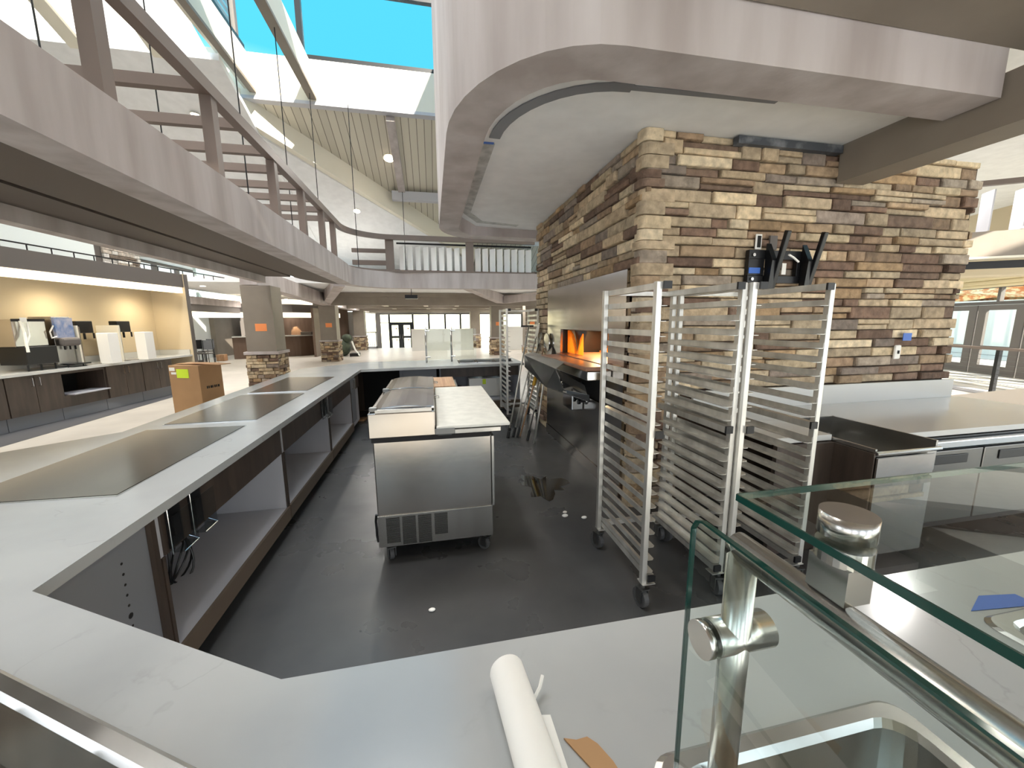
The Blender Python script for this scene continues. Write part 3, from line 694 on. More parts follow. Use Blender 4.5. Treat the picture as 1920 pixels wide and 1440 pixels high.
SZ = 1.352
obj('top_shelf', M().box(.366, -.4, SZ-.004, 1.6, .388, SZ+.004), glass, t, world=True)
obj('glass_edge', M().box(.3635, -.4, SZ-.0042, .3658, .3885, SZ+.0042).box(.3655, .3882, SZ-.0042, 1.6, .3896, SZ+.0042), gedge, t, world=True)
obj('shelf_puck', M().cyl((.40, .285, SZ+.0045), (.40, .285, SZ+.028), .024, 28), satin, t, world=True, smooth=True)
obj('bracket', M().cyl((.40, .285, SZ-.0045), (.40, .285, SZ-.022), .024, 28).box(.382, .265, 1.292, .414, .305, SZ-.022), satin, t, world=True)
# far guard
t = thing('glass_sneeze_guard', 'small glass guard with two posts on the far worktop', 'sneeze guard', (.1, 7.1, .86))
for x, y in ((-.11, 7.0), (.335, 7.08)):
    obj('post', M().cyl((x, y, .861), (x, y, 1.49), .017, 16), steel, t, world=True, smooth=True)
    for z in (.96, 1.42): obj('clamp', M().cyl((x-.01, y-.01, z), (x+.07, y-.03, z), .014, 12), steel, t, world=True)
obj('pane', M().box(-.09, 6.995, .9, .32, 7.0, 1.45), glass, t, world=True)
obj('pane', M().box(.36, 7.04, .9, .78, 7.045, 1.45), glass, t, world=True)

# paper roll, cardboard strip, tape on near counter
t = thing('paper_roll', 'white paper roll lying on the near worktop', 'paper roll', (.13, .4, .895), 0)
m = M(); pts = []
def rollpt(y): return (.118+(.65-y)*.085, y, .894)
m.cyl(rollpt(.655), rollpt(.05), .0335, 36); obj('roll', m, paper, t, world=True, smooth=True, bevel=.006)
obj('loose_end', M().tube([(.158, .60, .868), (.176, .615, .878), (.186, .63, .888)], .0035, 6).prism([(.158, .58), (.185, .575), (.192, .3), (.165, .3)], .8608, .8616), paper, t, world=True)
o = obj('cardboard_scrap', M().prism([(.195, .53), (.215, .523), (.235, .524), (.248, .51), (.262, .48), (.28, .40), (.245, .40), (.222, .48)], .861, .864), card); tag(o, 'torn brown cardboard scrap beside the white paper roll', 'cardboard')
o = obj('cardboard_scrap', M().prism([(.055, .49), (.075, .50), (.085, .47), (.075, .41), (.05, .42)], .861, .864), card); tag(o, 'brown cardboard sliver left of the white paper roll', 'cardboard')
o = obj('masking_tape', M().prism([(1.27, .605), (1.36, .64), (1.46, .625), (1.46, .585)], .8608, .862), blue); tag(o, 'blue masking tape stuck on the worktop under the glass shelf', 'tape')

# ------------------------------------------------------------------ pizza prep table
def caster(t, x, y, r=.05, ax='x', z=.0, top=.15, sw=0):
    R = Matrix.Translation((x, y, 0)) @ Matrix.Rotation(sw, 4, 'Z')
    f = lambda *p: tuple(R @ Vector(p))
    c = obj('caster', M().cyl(f(0, 0, r*2+.012), f(0, 0, top), .012, 12).box(-.028, -.028, r*2+.004, .028, .028, r*2+.012, R=R)
        .box(-.026, -.018, r*.7, -.021, .025, r*2+.006, R=R).box(.021, -.018, r*.7, .026, .025, r*2+.006, R=R), gal, t)
    w = obj('wheel', M().cyl(f(-.015, .012, r+.001), f(.015, .012, r+.001), r, 24), rubber, c, bevel=.004)
    return c
t = thing('pizza_prep_table', 'stainless prep table with white cutting board in mid kitchen', 'prep table', (0, 2.43, 0))
L = 1.46
obj('body', M().box(-.385, .004, .13, .355, L, .835), steel_h, t, bevel=.006)
obj('lower_panel', M().box(-.386, -.004, .13, .356, .003, .345), steel, t, bevel=.002)
obj('black_trim', M().box(-.392, -.008, .835, .345, L, .861), dark, t)
obj('rail_box', M().box(-.405, -.012, .862, .0, L, 1.02), steel_h, t, bevel=.006)
obj('worktop', M().box(.001, -.012, .862, .42, L, .895), steel, t, bevel=.004)
m = M()
for cx0, n in ((-.335, 20), (-.235, 22), (-.135, 22), (-.03, 17)):
    for i in range(n): m.box(cx0, -.0062, .325-i*.0088, cx0+.085, -.0045, .3294-i*.0088)
obj('vent_slots', m, dark, t)
obj('cutting_board', M().box(.005, -.035, .905, .475, L+.0, .925), board_w, t, bevel=.005)
obj('board_bracket', M().box(-.005, -.045, .872, .12, -.036, .912).box(.012, -.03, .862, .1, -.013, .87), gal, t, bevel=.004)
for k in range(2):
    y0 = .03+k*.7; y1 = y0+.67
    prof = [(-.375, 1.035)]+[(-.375+.37*i/8, 1.038+.016*math.sin(math.pi*i/8)) for i in range(1, 8)]+[(-.005, 1.045), (-.005, 1.03), (-.37, 1.025)]
    lid = obj('lid', M().prism(prof, y0, y1, f=lambda a, b, z: (a, z, b)), steel_s, t, bevel=.002)
    obj('handle', M().tube([(-.004, y0+.3, 1.04), (.03, y0+.3, 1.035), (.03, y0+.38, 1.035), (-.004, y0+.38, 1.04)], .004), steel_s, lid)
    obj('hinge', M().box(-.4, y0-.01, 1.021, -.35, y0+.03, 1.05), gal, t, bevel=.006)
obj('end_frame', M().box(-.36, -.008, 1.0205, -.02, .02, 1.04), steel, t)
obj('power_cord', M().tube([(-.395, .02, .35), (-.402, .03, .3), (-.398, .02, .25), (-.4, .03, .2), (-.392, .02, .16)], .008), black, t)
obj('door_edge', M().box(.357, .0, .345, .372, L, .83), steel, t)
for x, y, sw in ((-.32, .06, .3), (.31, .05, .8), (-.32, L-.07, 0), (.31, L-.07, .3)): caster(t, x, y, .045, top=.129, sw=sw)
t = thing('work_table', 'low steel work table behind the prep table', 'table', (-.08, 4.3, 0))
obj('top', M().box(-.42, -.38, .85, .33, .36, .885), steel, t)
obj('shelf', M().box(-.4, -.36, .2, .31, .34, .22), steel, t)
for x, y in ((-.4, -.35), (.3, -.35), (-.4, .33), (.3, .33)): obj('leg', M().cyl((x, y, .004), (x, y, .85), .018, 12), steel, t)
o = obj('butcher_block', M().box(-.05, 3.95, .888, .22, 4.63, .925), board_b, bevel=.004); tag(o, 'butcher block board with wide stripes on the table behind', 'cutting board')

# ------------------------------------------------------------------ sheet pan racks
def rack(lab, group='tall aluminium sheet pan racks', D=.61, W=.50, top=1.755):
    t = thing('sheet_pan_rack', lab, 'rack', (0, 0, 0), group=group)
    for x in (0, W-.025):
        s = 1 if x == 0 else -1; xo = x if x == 0 else x+.025
        for y in (0, D-.028):
            obj('post', M().box(x-(.004 if s == 1 else 0), y, .145, x+(.025 if s == 1 else .029), y+.032, top), alu, t, bevel=.003)
        m = M()
        xi = x+.0255 if s == 1 else x-.0005
        n = 20
        for i in range(n):
            z = .235+i*.0752
            if i == 10: continue
            a = xi+s*.002; m.box(min(xi, a), .004, z-.022, max(xi, a), D+.0, z+.007)
            b = xi+s*.042; e = .012
            m.prism([(a, .002), (b-s*e, .002), (b, .002+e), (b, D-e), (b-s*e, D), (a, D)], z-.0245, z-.0222)
        obj('pan_slides', m, alu, t)
        for k, (z, h) in enumerate(((.17, .032), (.975, .035), (top-.033, .032))):
            m = M().box(min(xi, xi+s*.04), -.004, z, max(xi, xi+s*.04), D+.02, z+h)
            r = obj('side_rail', m, alu, t)
            obj('end_cap', M().box(min(xi, xi+s*.04)-.001, -.016, z-.002, max(xi, xi+s*.04)+.001, -.0045, z+h+.002), black, r)
    obj('cross_rail', M().box(.03, D-.03, .172, W-.03, D, .2), alu, t)
    obj('cross_rail', M().box(.03, D-.03, top-.03, W-.03, D, top-.004), alu, t)
    for x in (-.003, W-.072):
        for y in (-.01, D-.05): obj('foot_plate', M().box(x, y, .1475, x+.075, y+.06, .152), alu, t)
    for x in (.012, W-.012):
        for y in (.015, D-.013): caster(t, x, y-.0, .055, top=.147, sw=(.15 if x < .2 else -.2)+y*.3)
    return t
r0 = rack('empty sheet pan rack standing nearest, left of the pair')
r0.location = (1.07, 1.725, .002)
r1 = dup(r0, (1.585, 1.70, .002), 0, 'empty sheet pan rack right of the pair, under the TV bracket')
r2 = dup(r0, (1.09, 5.72, .005), 0, 'empty sheet pan rack far back beside the end of the stone wall')

# ------------------------------------------------------------------ pizza oven in the left stone face
t = thing('pizza_oven', 'built-in stainless pizza oven with orange guards in the stone wall', 'oven', (1.6, 4.1, 0))
PXo = 1.575
obj('front_sheet', M().box(PXo, 2.99, 1.475, PXo+.03, 5.21, 1.985).box(PXo, 4.65, 1.005, PXo+.03, 5.21, 1.474).box(PXo, 2.99, 1.005, PXo+.03, 3.3, 1.474)
    .box(PXo, 2.99, .13, PXo+.03, 5.21, .78).box(PXo, 4.65, .781, PXo+.03, 5.21, 1.004).box(PXo, 2.99, .781, PXo+.03, 3.3, 1.004), steel_h, t, world=True)
obj('kick_plate', M().box(PXo-.01, 2.99, .006, PXo+.03, 5.21, .125), steel_h, t, world=True)
obj('hearth_floor', M().box(1.52, 3.32, 1.13, 2.42, 4.63, 1.18), terra, t, world=True)
obj('cavity', M().box(1.61, 3.305, 1.181, 2.42, 3.318, 1.472).box(1.61, 4.632, 1.181, 2.42, 4.645, 1.472).box(2.421, 3.305, 1.181, 2.43, 4.645, 1.472).box(1.61, 3.305, 1.4725, 2.42, 4.645, 1.474), blackm, t, world=True)
lp = [(4.62, 1.185), (4.62, 1.455), (4.56, 1.455)]+[(4.56-.17*math.sin(a*math.pi/2/7), 1.455-.26*(1-math.cos(a*math.pi/2/7))) for a in range(1, 8)]
obj('flame_guard', M().prism([(4.622, 1.185), (4.622, 1.46), (4.55, 1.46), (4.46, 1.42), (4.38, 1.34), (4.32, 1.24), (4.30, 1.185)], 1.66, 1.675, f=lambda a, b, z: (z, a, b)), oran_p, t, world=True)
obj('flame_guard', M().prism([(4.28, 1.185), (4.26, 1.27), (4.22, 1.36), (4.14, 1.43), (4.13, 1.185)], 1.66, 1.675, f=lambda a, b, z: (z, a, b)), oran_p, t, world=True)
obj('flame_guard', M().box(2.2, 3.32, 1.181, 2.22, 4.62, 1.45), oran_p, t, world=True)
m = M()
for i in range(14): m.box(2.08, 3.4+i*.085, 1.181, 2.1, 3.41+i*.085, 1.24)
m.box(2.08, 3.35, 1.181, 2.1, 4.6, 1.2); obj('burner_comb', m, oran_p, t, world=True)
obj('smoke_baffle', M().prism([(4.50, 1.46), (4.10, 1.46), (4.28, 1.2), (4.32, 1.2)], 1.70, 1.71, f=lambda a, b, z: (z, a, b)), blackm, t, world=True)
obj('hearth_ledge', M().box(1.30, 3.15, 1.135, 1.515, 4.55, 1.172), terra, t, world=True, bevel=.006)
obj('ledge_frame', M().box(1.34, 3.2, 1.04, 1.572, 4.4, 1.13), steel_s, t, world=True, bevel=.01)
obj('controls_recess', M().box(1.585, 3.32, .79, 1.6, 4.62, 1.0), dark, t, world=True)
for y, z in ((4.55, .80), (3.78, .73)):
    k = obj('knob', M().cyl((PXo-.002, y, z), (PXo-.07, y, z), .012, 12).cyl((PXo-.07, y, z), (PXo-.095, y, z), .028, 16), blackm, t, world=True)
    obj('knob_collar', M().sphere((PXo-.005, y, z), .034, sc=(.5, 1, 1)), steel_s, t, world=True, smooth=True)
obj('control_box', M().box(1.44, 3.85, .62, 1.574, 4.15, .93), steel_s, t, world=True, bevel=.012)
lt = bpy.data.lights.new('flame', 'AREA'); lt.energy = 15; lt.size = .9; lt.size_y = .15; lt.shape = 'RECTANGLE'; lt.color = (1, .72, .38)
lo = bpy.data.objects.new('flame', lt); C.objects.link(lo); lo.location = (1.95, 4.0, 1.465); lo.rotation_euler = (0, 0, math.radians(90))
# bent stainless deflector standing off the oven mouth
t = thing('bent_steel_deflector', 'folded stainless deflector hanging off the oven mouth', 'steel sheet', (1.4, 4.4, .9))
def sheetm(quads, th=.003):
    m = M()
    for q_ in quads:
        a, b, c_, d = [Vector(p) for p in q_]; n_ = (b-a).cross(d-a).normalized()*th
        m.add([a, b, c_, d, a+n_, b+n_, c_+n_, d+n_], ((0, 3, 2, 1), (4, 5, 6, 7), (0, 1, 5, 4), (1, 2, 6, 5), (2, 3, 7, 6), (3, 0, 4, 7)))
    return m
A0 = (1.33, 5.05, 1.16); A1 = (1.19, 5.0, 1.13); B0 = (1.33, 3.72, 1.17); B1 = (1.20, 3.68, 1.10)
C0 = (1.20, 5.0, .97); C1 = (1.27, 4.25, .82); C2 = (1.30, 3.72, .86); 
obj('top_flange', sheetm([(A1, B1, B0, A0)]), steel, t, world=True)
obj('front_face', sheetm([(A1, C0, C1, B1), (B1, C1, C2, (1.24, 3.66, 1.0))]), steel, t, world=True)
obj('side_wing', sheetm([(B1, (1.26, 3.66, .98), (1.44, 3.42, .86), (1.40, 3.40, .97))]), steel, t, world=True)
obj('lower_lip', sheetm([(C1, (1.42, 4.2, .80), (1.46, 3.42, .80), (1.30, 3.6, .86)), ((1.30, 3.6, .86), (1.46, 3.42, .80), (1.44, 3.38, .88), (1.28, 3.58, .9))]), steel_s, t, world=True)

# peels and long handled tools leaning on the wall
def tool(lab, p0, p1, r, ma, head=None, grip=True, cat='oven tool', name='oven_peel', hm=None):
    p0 = Vector(p0); p1 = Vector(p1); t = thing(name, lab, cat, tuple(p0), group='long oven tools leaning by the stone wall')
    obj('handle', M().cyl(p0, p1, r, 12), ma, t, world=True, smooth=True)
    if grip: obj('grip', M().cyl(p0-(p1-p0).normalized()*.002, p0+(p1-p0).normalized()*.13, r*1.8, 12), black, t, world=True)
    if head: obj('head', head(p1, (p1-p0).normalized()), hm or ma, t, world=True)
    return t
blade = lambda w, l: (lambda p, d: M().add([p+Vector((0, s*w*a, 0))+d*b+Vector((e, 0, 0)) for e in (0, .004) for a, b in ((.25, 0), (.5, .06), (.5, l*.7), (.3, l)) for s in (1, -1)],
    ((0, 2, 4, 6, 7, 5, 3, 1), (9, 11, 13, 15, 14, 12, 10, 8), (0, 8, 10, 2), (2, 10, 12, 4), (4, 12, 14, 6), (6, 14, 15, 7), (7, 15, 13, 5), (5, 13, 11, 3), (3, 11, 9, 1), (1, 9, 8, 0))))
tool('long steel pole with black crossbar on top, leftmost of the leaning tools', (.96, 5.0, .01), (1.42, 5.66, 1.50), .012, alu, head=lambda p, d: M().box(p.x-.12, p.y-.01, p.z-.012, p.x+.07, p.y+.012, p.z+.014), hm=blackm)
tool('long steel handled tool with black grip, second of the leaning tools', (1.04, 5.02, .01), (1.50, 5.55, 1.35), .010, alu, head=blade(.16, .2))
tool('thin steel handled turning peel, third of the leaning tools', (1.09, 4.98, .01), (1.50, 5.40, 1.25), .009, steel, head=blade(.14, .18))
tool('brass coloured brush pole in the middle of the leaning tools', (1.13, 5.0, .01), (1.53, 5.25, 1.2), .011, board_b, grip=False, head=lambda p, d: M().cyl(p-d*.55, p-d*.1, .026, 10), hm=mat('brass', col(190, 150, 60), .3, .9))
tool('steel handled peel with black grip, fourth of the leaning tools', (1.19, 4.82, .01), (1.53, 5.1, 1.1), .010, steel, head=blade(.2, .24))
tool('pale handled peel with pointed steel blade, rightmost of the leaning tools', (1.24, 4.66, .01), (1.50, 4.98, 1.0), .014, alu, grip=False, head=blade(.24, .3), hm=steel_s)
o = obj('floor_ring', M().tube([(.98+.045*math.cos(a), 4.93+.02*math.cos(a), .17+.06*math.sin(a)) for a in [math.pi*2*i/16 for i in range(17)]], .005, 6), gal); tag(o, 'round metal ring hanging on the leftmost leaning tool', 'ring')
# round pan lid on the wall
o = obj('round_peel', M().cyl((1.54, 5.15, 1.28), (1.552, 5.15, 1.28), .13, 28), steel_s, smooth=False); tag(o, 'round steel peel head against the stone wall beside the oven', 'oven tool')

# TV bracket on right stone face
t = thing('tv_wall_bracket', 'black tilting TV bracket on the stone wall', 'tv bracket', (2.7, 2.83, 2))
FY = 2.835
obj('wall_plate', M().box(2.53, FY-.045, 1.87, 3.12, FY-.005, 1.93).box(2.53, FY-.045, 2.06, 3.12, FY-.005, 2.13).box(2.53, FY-.045, 1.93, 2.68, FY-.005, 2.06).box(3.0, FY-.045, 1.93, 3.12, FY-.005, 2.06), blackm, t, world=True, bevel=.003)
for x in (2.68, 3.03):
    obj('tilt_plate', M().prism([(FY-.05, 1.80), (FY-.10, 1.82), (FY-.12, 2.04), (FY-.05, 2.18)], x, x+.045, f=lambda a, b, z: (z, a, b)), blackm, t, world=True)
    obj('mounting_arm', M().prism([(FY-.05, 1.80), (FY-.085, 1.80), (FY-.20, 2.25), (FY-.165, 2.26)], x+.04, x+.078, f=lambda a, b, z: (z, a, b)), blackm, t, world=True, bevel=.006)
for z in (2.09, 1.90): obj('bolt', M().cyl((2.57, FY-.046, z), (2.57, FY-.056, z), .013, 12), steel, t, world=True)
obj('tape', M().box(2.535, FY-.05, 1.945, 2.64, FY-.046, 1.99), blue, t, world=True)
obj('label', M().box(2.85, FY-.05, 1.94, 2.89, FY-.046, 2.03), paper, t, world=True)
obj('cable_end', M().tube([(2.80, FY-.15, 2.08), (2.86, FY-.14, 2.06), (2.92, FY-.13, 2.03)], .008), paper, t, world=True)
t = thing('wall_box', 'open electrical box with white ring above the TV bracket', 'outlet', (2.63, 2.84, 2.2))
obj('box', M().box(2.61, FY-.012, 2.14, 2.67, FY-.003, 2.26), paper, t, world=True, bevel=.012)
obj('opening', M().box(2.625, FY-.018, 2.155, 2.655, FY-.0125, 2.245), dark, t, world=True)
o = obj('junction_box', M().box(2.74, FY-.02, 2.14, 2.81, FY-.003, 2.25), greyd); tag(o, 'dark recessed junction box behind the TV bracket arm', 'outlet')
t = thing('wall_outlet', 'bare white outlet low on the right stone wall', 'outlet', (4.25, 2.83, 1.25))
obj('socket', M().box(4.22, FY-.025, 1.20, 4.29, FY-.003, 1.33), paper, t, world=True, bevel=.01)
obj('hole', M().box(4.245, FY-.03, 1.25, 4.265, FY-.0255, 1.28), dark, t, world=True)
o = obj('masking_tape', M().box(4.3, FY-.018, 1.37, 4.4, FY-.013, 1.44), blue); tag(o, 'scrap of blue tape on the right stone wall', 'tape')
# ------------------------------------------------------------------ right side counter against the stone wall
t = thing('wall_worktop', 'white worktop with backsplash along the right stone wall', 'countertop', (4, 2.4, .81))
obj('slab', M().box(2.12, 2.43, .77, 3.11, 2.80, .81).box(3.11, 1.93, .77, 5.1, 2.80, .81).box(2.12, 2.02, .77, 2.60, 2.43, .81), quartz2, t, world=True, bevel=.004)
obj('backsplash', M().box(2.12, 2.801, .77, 5.0, 2.83, .985), quartz2, t, world=True, bevel=.004)
o = obj('worktop_return', M().prism([(5.11, 2.0), (9.5, .6), (9.9, 3.4), (5.11, 2.95)], .74, .78).prism([(5.2, 2.1), (9.4, .8), (9.8, 3.2), (5.2, 2.85)], .004, .739), mat('beige_top', col(214, 200, 184), .4)); tag(o, 'beige counter beyond the right end of the stone wall', 'countertop')
t = thing('drop_sink', 'stainless drop sink tray let into the right worktop', 'sink', (2.85, 2.1, .81))
obj('basin', M().box(2.62, 1.76, .62, 3.1, 2.42, .63).box(3.085, 1.76, .63, 3.1, 2.42, .815).box(2.605, 2.41, .63, 3.1, 2.425, .815).box(2.605, 1.76, .63, 2.62, 2.41, .79).box(2.62, 1.76, .63, 3.085, 1.775, .76), steel, t, world=True)
obj('front_lip', M().cyl((2.60, 1.75, .765), (3.11, 1.75, .765), .013, 12), steel_s, t, world=True)
obj('apron', M().box(2.6, 1.735, .1, 3.05, 1.745, .74), steel_h, t, world=True)
obj('faucet', M().cyl((2.98, 2.36, .63), (2.98, 2.36, .68), .014, 12).tube([(2.98, 2.36, .68), (2.98, 2.34, .70), (2.93, 2.28, .70)], .008), steel_s, t, world=True)
o = obj('sink_side_panel', M().box(2.586, 1.75, .01, 2.598, 2.40, .765), wood_d); tag(o, 'dark side panel directly left of the stainless sink', 'panel')
o = obj('end_panel', M().box(2.14, 1.99, .01, 2.585, 2.02, .765), wood_d); tag(o, 'dark wooden end panel left of the stainless sink', 'panel')
t = thing('undercounter_fridge', 'stainless undercounter fridge with black recessed handles', 'fridge', (3.8, 2.2, 0))
obj('body', M().box(3.13, 1.92, .1, 5.0, 2.75, .765), blackm, t, world=True)
obj('top_rail', M().box(3.16, 1.87, .70, 5.0, 1.915, .752), steel_s, t, world=True, bevel=.008)
for k in range(3):
    x0 = 3.16+k*.61
    d = obj('door', M().box(x0, 1.885, .16, x0+.595, 1.918, .68), steel_dk, t, world=True, bevel=.004)
    h = obj('recessed_handle', M().box(x0+.14, 1.878, .585, x0+.45, 1.8845, .65), black, t, world=True, bevel=.006)
for x in (3.2, 4.9): obj('foot', M().cyl((x, 2.0, .006), (x, 2.0, .1), .02, 10), gal, t, world=True)

# ------------------------------------------------------------------ right window wall, railing, balcony
a = Vector((16.4, 10.5)); b = Vector((14.4, 5.0)); u = (b-a).normalized()
ang = math.atan2(u.y, u.x)
R = Matrix.Translation((a.x, a.y, 0)) @ Matrix.Rotation(ang, 4, 'Z')
def RB(m, *q, **k): return m.box(*q, R=R, **k)
w = struct('window_5', RB(RB(M(), 0, 0, 2.42, 9, .12, 2.55), 0, 0, 1.95, 9, .1, 2.04), greyd)
for x in (.9, 2.55, 3.5, 5.2, 7): obj('mullion', RB(M(), x, 0, 2.04, x+.08, .1, 2.42), greyd, w)
obj('pane', RB(M(), 0, .045, 0, 9, .055, 2.42), wglass, w)
for k in range(4):
    x = .95+k*1.25
    d = struct('door_%d' % (3+k), RB(RB(RB(RB(RB(M(), x, -.08, 0, x+.22, -.01, 1.94), x+.98, -.08, 0, x+1.2, -.01, 1.94), x+.22, -.08, 1.8, x+.98, -.01, 1.94), x+.22, -.08, 0, x+.98, -.01, .25), x+.22, -.08, .72, x+.98, -.01, .80), greyd)
struct('wall_right', RB(M(), -1, 0, 2.56, 9, .2, 9), tan)
o = obj('roller_blind', RB(RB(RB(M(), 0, -.3, 2.42, 9, -.2, 2.75), 0, -.36, 2.62, 9, -.3, 2.66), 0, -.34, 2.5, 9, -.3, 2.52), sun_blind); tag(o, 'beige roller blind housing above the right glass doors', 'blind')
o = obj('autumn_hedge', M().box(24, -4, 2.36, 30, 30, 6.4, c=None), foliage)
bm = bmesh.new(); bm.from_mesh(o.data); bmesh.ops.subdivide_edges(bm, edges=bm.edges, cuts=24, use_grid_fill=True)
for v in bm.verts: v.co += Vector((sr.uniform(-.4, .4), sr.uniform(-.3, .3), sr.uniform(-.3, .3)))
bm.to_mesh(o.data); bm.free(); tag(o, 'autumn coloured foliage outside the right windows', 'tree', kind='stuff')
o = obj('garden_wall', M().box(23.8, -6, -.3, 30.2, 32, 2.34), white_w); tag(o, 'sunlit white wall outside the right glass doors', 'wall')  # white block added to give the doorways a bright outdoors
# railing with cables
a2 = Vector((11.9, 7.4)); b2 = Vector((10.2, 2.6)); u2 = (b2-a2).normalized(); R2 = Matrix.Translation((a2.x, a2.y, 0)) @ Matrix.Rotation(math.atan2(u2.y, u2.x), 4, 'Z')
t = thing('cable_railing', 'cable railing with square posts before the right glass doors', 'railing', (a2.x, a2.y, 0))
obj('top_rail', M().box(0, -.04, .93, 5, .04, .98, R=R2), rail_m, t, world=True)
obj('curb', M().box(0, -.1, .005, 5, .1, .07, R=R2), lam_w, t, world=True)
for x in (.05, 1.75, 3.4): obj('post', M().box(x, -.03, .071, x+.07, .03, .929, R=R2), blackm, t, world=True)
m = M()
for i in range(8): m.box(0, -.005, .15+i*.095, 5, .005, .156+i*.095, R=R2)
obj('cables', m, gal, t, world=True)
# right balcony fascia and things above
a3 = Vector((9.1, 5.6)); u3 = (Vector((9.9, 4.5))-Vector((8.8, 5.3))).normalized(); R3 = Matrix.Translation((8.6, 5.6, 0)) @ Matrix.Rotation(math.atan2(-.55, .84), 4, 'Z')
t = thing('balcony', 'taupe balcony edge with pale trim at far right', 'balcony', (9, 5, 2.6))
obj('fascia', M().box(-.6, 0, 2.62, 5, .25, 3.03, R=R3), taupe_d, t, world=True)
obj('light_trim', M().box(-.6, -.02, 2.58, 5, .24, 2.615, R=R3), cream, t, world=True)
obj('lower_trim', M().box(-.6, .3, 2.44, 5, .5, 2.57, R=R3), blackm, t, world=True)
obj('bottom_panel', M().box(-.6, .25, 2.3, 5, .55, 2.435, R=R3), tan, t, world=True)
for i in range(9): obj('baffle', M().box(.05+i*.42, .06+.0*i, 3.05, .07+i*.42, .36, 3.72, R=R3 @ Matrix.Translation((0, 0, 0))), lam_w, t, world=True)
obj('rail', M().box(-.6, .02, 3.78, 5, .1, 3.86, R=R3), rail_m, t, world=True)
struct('ceiling', M().box(3.7, 3.0, 4.6, 16, 16, 4.75), white_c, label='white ceiling above the right balcony')
beam((6.2, 5.6, 4.2), (12, 2.6, 4.3), .25, .35, rail_m, name='trim_20')

# ------------------------------------------------------------------ left beverage station
A = Vector((-6.10, 6.70)); B = Vector((-5.72, 9.76)); U = (B-A).normalized()
F = Matrix.Translation((A.x, A.y, 0)) @ Matrix.Rotation(math.atan2(U.y, U.x), 4, 'Z')   # +x along front, +y towards the back wall
def FB(m, *q, **k): return m.box(*q, R=F, **k)
E1 = 3.86
t = thing('beverage_counter', 'long pale counter on dark cabinets at the left station', 'countertop', (A.x, A.y, 0), math.atan2(U.y, U.x))
obj('slab', M().box(-3, -.03, .81, E1, .68, .85), quartz2, t)
obj('backsplash', M().box(-3, .66, .851, E1-.03, .68, .97).box(E1-.03, .0, .851, E1-.01, .66, .97), quartz2, t)
for k in range(9):
    x0 = -2.9+k*.77
    if x0+.75 > E1: break
    if abs(x0-1.72) < .05:
        x0 = 1.72
    lab = ['', '', '', 'dark base cabinet at the left edge of the station', 'dark base cabinet left of the open niche', 'dark base cabinet with open black niche', 'dark base cabinet right of the open niche', 'dark base cabinet third from the right end of the station', 'dark base cabinet at the right end of the station'][k]
    if k < 3: lab = 'dark base cabinet of the left station beyond the picture edge'
    c = thing('station_base_cabinet', lab, 'cabinet', tuple(F @ Vector((x0, 0, 0))), math.atan2(U.y, U.x), group='dark base cabinets of the beverage station' )
    w_ = .76
    if k == 6-1+0:
        obj('body', M().box(0, .02, .21, w_, .6, .40).box(0, .02, .76, w_, .6, .808).box(0, .02, .401, .02, .6, .759).box(w_-.02, .02, .401, w_, .6, .759), wood_d, c)
        obj('niche', M().box(.021, .5, .401, w_-.021, .52, .759), dark, c)
        obj('shelf', M().box(.1, -.06, .402, w_-.02, .3, .42), lam_w, c)
    else:
        obj('body', M().box(0, .02, .21, w_, .6, .808), wood_d, c)
        for s in (0, 1):
            d = obj('door', M().box(.004+s*w_/2, 0, .215, w_/2-.003+s*w_/2, .019, .8), brownw if False else wood_d, c)
            hx = w_/2-.05+s*.1; obj('handle', M().tube([(hx, 0, .77), (hx, -.03, .765), (hx, -.03, .64), (hx, 0, .635)], .006), steel_s, d)
    obj('toe_kick', M().box(0, .07, .004, w_, .1, .205), lam_g, c)
struct('wall_station', FB(FB(FB(M(), -3, .7, .0, E1+.02, .8, 2.45), E1, -.06, .0, E1+.09, .79, 2.70), -3, 1.4, 2.6, E1, 1.5, 2.7), tan)
struct('wall_station', FB(M(), E1+.0901, -.07, .0, E1+.11, .8, 2.70), greyd)
struct('wall_station', FB(FB(FB(M(), -3, -.04, 2.40, E1-.001, .02, 2.69), -3, .1, 2.452, E1-.001, 1.0, 2.5), E1+.0, -.075, .005, E1+.09, -.061, 2.69), greyd, label='dark grey bulkhead over the beverage counter')
o = obj('cove_light', FB(M(), -3, -.02, 2.27, E1-.02, .10, 2.395), cove); tag(o, 'long warm light strip under the dark station bulkhead', 'ceiling light')
for i, x in enumerate((-.2, 1.6, 3.2)):
    L_ = bpy.data.lights.new('station_lamp', 'SPOT'); L_.energy = 26; L_.spot_size = 2.7; L_.spot_blend = 1; L_.color = (1, .86, .62); L_.shadow_soft_size = .08
    lo = bpy.data.objects.new('station_lamp', L_); C.objects.link(lo); p = F @ Vector((x, .12, 2.2)); lo.location = p
    lo.rotation_euler = (math.radians(18), 0, math.atan2(U.y, U.x))
